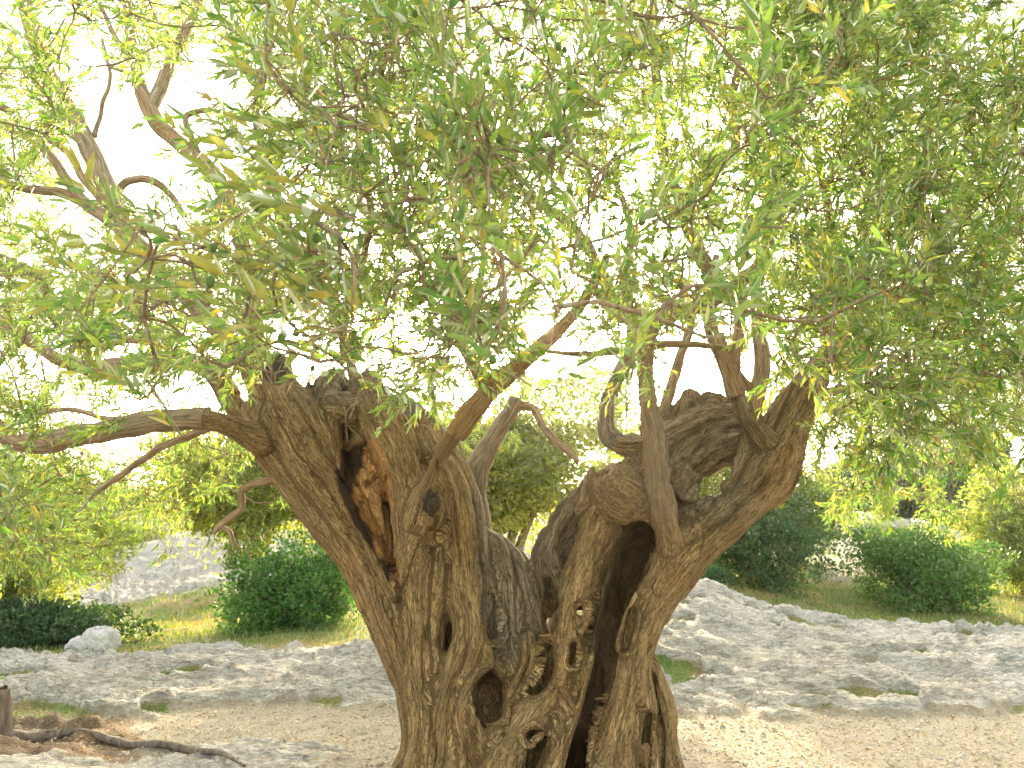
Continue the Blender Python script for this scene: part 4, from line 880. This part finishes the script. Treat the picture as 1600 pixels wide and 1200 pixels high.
# ------------------------------------------------------------------ bushes and trees behind
def bush(name, label, cat, px, Y, top, wpx, depth, n, leaf, cols, seed, group=None, base=None, trunk_h=0., lobes=26, olive=False, mat=None, flat=.0):
    """px centre, Y distance, top pixel row, half width in px, n leaves of size leaf"""
    r = np.random.default_rng(seed); x0 = at(px, 850, Y)[0]; z0 = float(base_h(np.array([x0]), np.array([Y]))[0]) if base is None else at(px, base, Y)[2]
    zt = at(px, top, Y)[2]; H = zt - z0; W = rad(px, 850, Y, wpx)
    root = empty(name, (x0, Y, z0), label, cat, group)
    cz = z0 + trunk_h*H + (H*(1-trunk_h))*.5; hz = H*(1-trunk_h)*.5
    # lobes spread over an ellipsoid
    n = int(n*.64); leaf = leaf*1.19
    d = r.normal(0, 1, (lobes, 3)); d /= np.linalg.norm(d, axis=1)[:, None]; d[:, 1] = -np.abs(d[:, 1])*np.where(r.random(lobes) < .8, 1, -1)
    sz = r.uniform(.20, .5, lobes); c = d*(1-sz)[:, None]*r.uniform(.6, 1.22, (lobes, 1))
    w = sz**2; li = r.choice(lobes, n, p=w/w.sum())
    v = r.normal(0, 1, (n, 3)); v /= np.linalg.norm(v, axis=1)[:, None]
    rr = 1 - np.abs(r.normal(0, .16, n)); p = c[li] + v*(sz[li]*rr)[:, None]
    clump = noise(p*7+seed)*.5 + noise(p*15+seed)*.5
    p *= (1 + .5*clump)[:, None]
    p *= (1 + .38*noise(p*1.9+seed*1.3))[:, None]
    P = np.array([x0, Y, cz]) + p*np.array([W, depth, hz]); 
    if flat: P[:, 2] = np.maximum(P[:, 2], z0 + flat*r.random(n))
    P[:, 2] = np.maximum(P[:, 2], base_h(P[:, 0], P[:, 1]) + .02)
    dr = v*.8 + r.normal(0, .6, (n, 3)) + np.array([0, 0, .3 if not olive else -.15]); nn = v + r.normal(0, .7, (n, 3))
    x, y, z = leaf_frame(dr/np.linalg.norm(dr, axis=1)[:, None], nn, r)
    L = leaf*r.uniform(.7, 1.3, n); Wd = L*(.36 if olive else .6)*r.uniform(.8, 1.2, n)
    cols = np.array(cols); lc = cols[r.integers(0, len(cols), lobes)][li]; mixr = r.random((n, 1))
    col = (lc*.6 + cols[r.integers(0, len(cols), n)]*.4)*r.uniform(.75, 1.25, (n, 1))
    o = leaves_mesh('crown', LEAF2, P, x, y, z, L, Wd, col, mat or (M_BACK if olive else M_BUSH), root)
    # stems
    ns = 7 if trunk_h < .12 else 9; Vs = []; Qs = []; Ts = []; gs = []; of = 0
    for k in range(ns):
        tgt = np.array([x0, Y, cz]) + c[k]*np.array([W, depth, hz])*.85
        b0 = np.array([x0 + r.normal(0, .08*W), Y + r.normal(0, .08*depth), z0 - .1]); mid = (b0+tgt)/2 + r.normal(0, .08*W, 3); mid[2] = b0[2] + (tgt[2]-b0[2])*.55
        r0 = .022*H + .012 if trunk_h < .12 else .035*H
        C = catmull(np.array([[*b0, r0], [*mid, r0*.65], [*tgt, r0*.2]]), 5)
        a, b_, c_, g = tube(C, 6, .05, seed=k); Vs.append(a); Qs.append(b_+of); Ts.append(c_+of); gs.append(g); of += len(a)
    mesh_np('stems' if trunk_h < .12 else 'trunk', np.vstack(Vs), [np.vstack(Qs), np.vstack(Ts)], M_BRANCH, root, attrs={'grain': np.vstack(gs)})
    return root
GR = [(.06, .17, .03), (.085, .22, .045), (.13, .29, .07), (.05, .13, .03)]
DK = [(.03, .075, .03), (.045, .10, .04), (.06, .13, .05)]
OL = [(.16, .23, .06), (.22, .28, .08), (.29, .33, .10), (.13, .19, .055)]
YG = [(.24, .29, .07), (.31, .34, .085), (.40, .38, .11), (.19, .24, .055)]
bush('bush', 'bright green rounded bush immediately left of the big trunk', 'bush', 480, 15.5, 828, 122, 1.3, 42000, .062, GR, 31, base=1030)
bush('bush', 'small green bush foot spreading below the bright bush left of the trunk', 'bush', 425, 15.0, 962, 46, .5, 5000, .05, GR, 32, base=1032)
bush('bush', 'dark shady bush at the left edge behind the white boulder', 'bush', 60, 13.9, 935, 190, .8, 36000, .06, DK, 33, base=1028)
bush('olive_tree', 'young olive tree with golden drooping crown above the dark left bush', 'tree', 50, 15.2, 690, 190, 1.3, 60000, .095, YG+OL, 34, olive=True, base=1015, trunk_h=.06)
bush('bush', 'dark green bush right behind the right fork of the trunk', 'bush', 1190, 19.5, 775, 120, 1.7, 34000, .072, [(.03, .085, .03), (.05, .12, .04), (.06, .14, .045)], 35, base=945)
bush('bush', 'domed green bush with a bright top at the centre right beside the path', 'bush', 1440, 19.0, 808, 120, 1.8, 36000, .07, [(.05, .13, .03), (.08, .18, .04), (.12, .24, .06)], 36, base=972)
bush('olive_tree', 'round pale green olive tree cut by the right edge', 'tree', 1605, 22.0, 735, 112, 1.9, 50000, .11, OL, 37, olive=True, base=935)
bush('olive_tree', 'hazy yellow green olive tree glimpsed through the arch opening of the right fork', 'tree', 1080, 23.0, 640, 130, 2.0, 42000, .12, YG+OL, 41, olive=True, base=850)
bush('olive_tree', 'pale green olive tree seen through the fork of the old trunk', 'tree', 790, 17.0, 580, 225, 1.8, 84000, .11, YG+OL, 38, olive=True, base=880, trunk_h=.02)
bush('olive_tree', 'light olive tree on the slope left of the fork behind the long low limb', 'tree', 400, 18.5, 640, 230, 1.8, 60000, .11, OL+YG, 39, olive=True, base=875, trunk_h=.0)
bush('olive_tree', 'hazy light green olive tree behind the right limb above the dark bush', 'tree', 1240, 25.0, 690, 95, 2.2, 34000, .12, OL+[(.07, .16, .05)], 40, olive=True, base=870)
k = 0
for (px, Y, top, w, n, cols, lab, bs) in [
    (1330, 42., 712, 46, 9000, DK, 'dark tree at the left end of the row on the right ridge', 815),
    (1395, 46., 700, 60, 14000, [(.045, .10, .03), (.06, .13, .04)], 'mid green broad tree on the right ridge above the domed bush', 825),
    (1470, 50., 690, 55, 14000, DK, 'tall dark tree on the right ridge, left of the tallest', 828),
    (1540, 52., 672, 48, 12000, DK, 'tallest dark airy tree of the right ridge', 830),
    (1500, 44., 745, 60, 10000, [(.04, .12, .05), (.05, .14, .05)], 'blue green low tree at the foot of the right ridge row', 835)]:
    bush('tree', lab, 'tree', px, Y, top, w*1.1, 2.6, int(n*1.8), .24, cols, 50+k, 'trees on the right ridge', base=bs); k += 1
bush('bush', 'low green scrub patch on the left hillside below the bare rock', 'bush', 215, 33., 818, 42, 1.4, 6000, .10, OL+GR, 61, base=858)
bush('shrub', 'small green shrub at the far left edge on top of the brown stump', 'shrub', -6, 8.2, 1045, 28, .16, 2600, .03, GR, 62, base=1100)
bush('bush', 'tiny rounded bush at the foot of the dark bush behind the right fork', 'bush', 1110, 18.6, 880, 36, .6, 5000, .055, [(.05, .13, .05), (.07, .17, .06)], 63, base=935)

# ------------------------------------------------------------------ boulder, stump, root, litter, grass
def rock_mesh(name, c, s, seed, mat, n=40):
    th, ph = np.meshgrid(np.linspace(0, 2*math.pi, n*2, endpoint=False), np.linspace(.02, math.pi-.02, n))
    v = np.stack([np.cos(th)*np.sin(ph), np.sin(th)*np.sin(ph), np.cos(ph)], -1).reshape(-1, 3)
    m = np.abs(v).max(1, keepdims=True); v = v*(.75 + .25/m)
    v = v*(1 + .22*fbm(v*1.3+seed, 3)[:, None] + .05*ridged(v*4+seed, 3)[:, None]); V = np.array(c) + v*np.array(s)
    i, j = np.meshgrid(np.arange(n-1), np.arange(2*n), indexing='ij'); A = i*2*n+j; B = i*2*n+(j+1) % (2*n)
    return mesh_np(name, V, [np.stack([A, A+2*n, B+2*n, B], -1).reshape(-1, 4)], mat)
b = rock_mesh('boulder', at(157, 1008, 12.6), (.25, .24, .25), 3, M_STONE); tag(b, 'pale grey boulder standing on the grass, the taller of the pair', 'boulder')
b = rock_mesh('boulder', at(128, 1014, 12.9), (.22, .2, .17), 9, M_STONE); tag(b, 'low flat boulder half hidden behind the taller pale boulder', 'boulder')
st = NT('old_stump'); ps_ = st('ShaderNodeNewGeometry').outputs['Position']; nn_ = st.noise(st.mapping(ps_, (1, 1, .3)), 22, 6)
M_STUMP = st.bsdf(st.ramp(nn_, [(.3, (.05, .04, .03)), (.7, (.24, .19, .14))]), .9, nn_, .8, .02)
c0 = at(-4, 1170, 7.2); c1 = at(-4, 1082, 7.2)
C = catmull(np.array([[*c0, .12], [*(c0*.6+c1*.4), .105], [*c1, .10], [c1[0], c1[1], c1[2]+.02, .06]]), 6); a, b_, c_, g = tube(C, 16, .12)
so = mesh_np('stump', a, [b_, c_], M_STUMP, attrs={'grain': g}); tag(so, 'grey brown stump cut by the left edge below the small shrub', 'stump')
rp = [(10, 1166, 26), (60, 1160, 20), (110, 1161, 13), (160, 1160, 15), (205, 1172, 12), (250, 1180, 12), (300, 1186, 11), (345, 1208, 8), (380, 1230, 4)]
W_ = []
for (px, py, r_) in rp:
    d = pdir(px, py); tt = (0 - CAMZ)/d[2]; p = np.array([0, 0, CAMZ]) + d*tt; zz = float(ground_h([p[0]], [p[1]])[0]); W_.append([p[0], p[1], zz + .028, r_*.5*tt/F])
C = catmull(np.array(W_), 8); a, b_, c_, g = tube(C, 10, .25, seed=77)
ro = mesh_np('root', a, [b_, c_], M_STUMP, attrs={'grain': g}); tag(ro, 'long dark exposed root snaking over the sand at bottom left', 'root')

def scatter(n, y0, y1, umin, umax, r, test):
    y = np.sqrt(r.uniform(y0**2, y1**2, n)); u = r.uniform(umin, umax, n); x = u*y; rk, gs, so_ = zones(x, y)
    k = test(rk, gs, so_, r.random(n)); x, y = x[k], y[k]; return x, y, ground_h(x, y)
r = np.random.default_rng(70)
x, y, z = scatter(90000, 7.5, 24, -.75, .75, r, lambda a, b, c, q: b + .25*noise(np.stack([q*9, q*3, q], -1)) > q*.9 + .15)
n = len(x); h = r.uniform(.04, .13, n)*np.clip(y/12, .7, 1.3); d = np.stack([r.normal(0, .35, n), r.normal(0, .35, n), np.ones(n)], -1)
X, Yv, Z = leaf_frame(d/np.linalg.norm(d, axis=1)[:, None], r.normal(0, 1, (n, 3)), r)
gc = np.array([[.10, .16, .03], [.16, .22, .045], [.34, .29, .12], [.40, .33, .16], [.12, .19, .04]])[r.choice(5, n, p=[.32, .30, .09, .06, .23])]*r.uniform(.8, 1.2, (n, 1))
patch = (sstep(-.1, .3, noise(np.stack([x*.5, y*.5, x*0+4], -1)))*np.where((x/y > .3) & (y < 17), .15, 1))[:, None]; gc = gc*(1-patch*.6) + np.array([.36, .28, .13])*patch*.6
gg = leaves_mesh('grass', LEAF2, np.stack([x, y, z-.01], -1), X, Yv, Z, h, h*.11, gc, M_BUSH, None); tag(gg, 'short green and straw coloured grass on the slope and between the rocks', None, kind='stuff')
x, y, z = scatter(14000, 4.6, 9.5, -.7, .7, r, lambda a, b, c, q: (1-a)*.9 > q)
n = len(x); s = r.uniform(.004, .014, n)*np.where(r.random(n) < .07, 2.8, 1)
oct_ = np.array([[1, 0, 0], [0, 1, 0], [-1, 0, 0], [0, -1, 0], [0, 0, .7], [0, 0, -.7]], float); rot_ = frames(r.normal(0, 1, (n, 3)), r.uniform(0, 6, n))
Vp = np.einsum('nij,kj->nki', rot_, oct_)*s[:, None, None]*r.uniform(.6, 1.3, (n, 6, 1)) + np.stack([x, y, z], -1)[:, None]
tri = np.array([[0, 1, 4], [1, 2, 4], [2, 3, 4], [3, 0, 4], [1, 0, 5], [2, 1, 5], [3, 2, 5], [0, 3, 5]])
pb = mesh_np('pebbles', Vp.reshape(-1, 3), [(tri[None] + (np.arange(n)*6)[:, None, None]).reshape(-1, 3)], M_STONE, smooth=False); pb.data.materials[0] = M_PEB; tag(pb, 'small pale stones strewn over the sandy ground', None, kind='stuff')
x, y, z = scatter(17000, 4.6, 10, -.7, .7, r, lambda a, b, c, q: q > a*.6)
n = len(x); d = np.stack([r.normal(0, 1, n), r.normal(0, 1, n), r.normal(0, .15, n)], -1); d /= np.linalg.norm(d, axis=1)[:, None]
X, Yv, Z = leaf_frame(d, np.tile([0, 0, 1.], (n, 1)), r); L = r.uniform(.03, .06, n)
lt = leaves_mesh('fallen_leaves', LEAF2, np.stack([x, y, z+.006], -1), X, Yv, Z, L, L*.24, np.array([[.30, .19, .08], [.20, .12, .05], [.42, .33, .16]])[r.integers(0, 3, n)], M_BUSH, None); tag(lt, 'dry brown olive leaves scattered on the sand', None, kind='stuff')


# ------------------------------------------------------------------ thin warm haze in the low sun
hz = mesh_np('haze', np.array([(x, y, z) for x in (-5300, 5300) for y in (-5300, 5300) for z in (-8., 22.)], float), [np.array([[0, 1, 3, 2], [4, 6, 7, 5], [0, 4, 5, 1], [2, 3, 7, 6], [0, 2, 6, 4], [1, 5, 7, 3]])], None, smooth=False)
hm = NT('haze_air'); v_ = hm('ShaderNodeVolumePrincipled', {'Color': (1, .96, .87, 1), 'Density': .0004, 'Anisotropy': .9}); hm.l.new(v_.outputs[0], hm.out.inputs[1]); hz.data.materials.append(hm.m)
tag(hz, 'warm thin haze glowing around the low sun', None, kind='stuff')
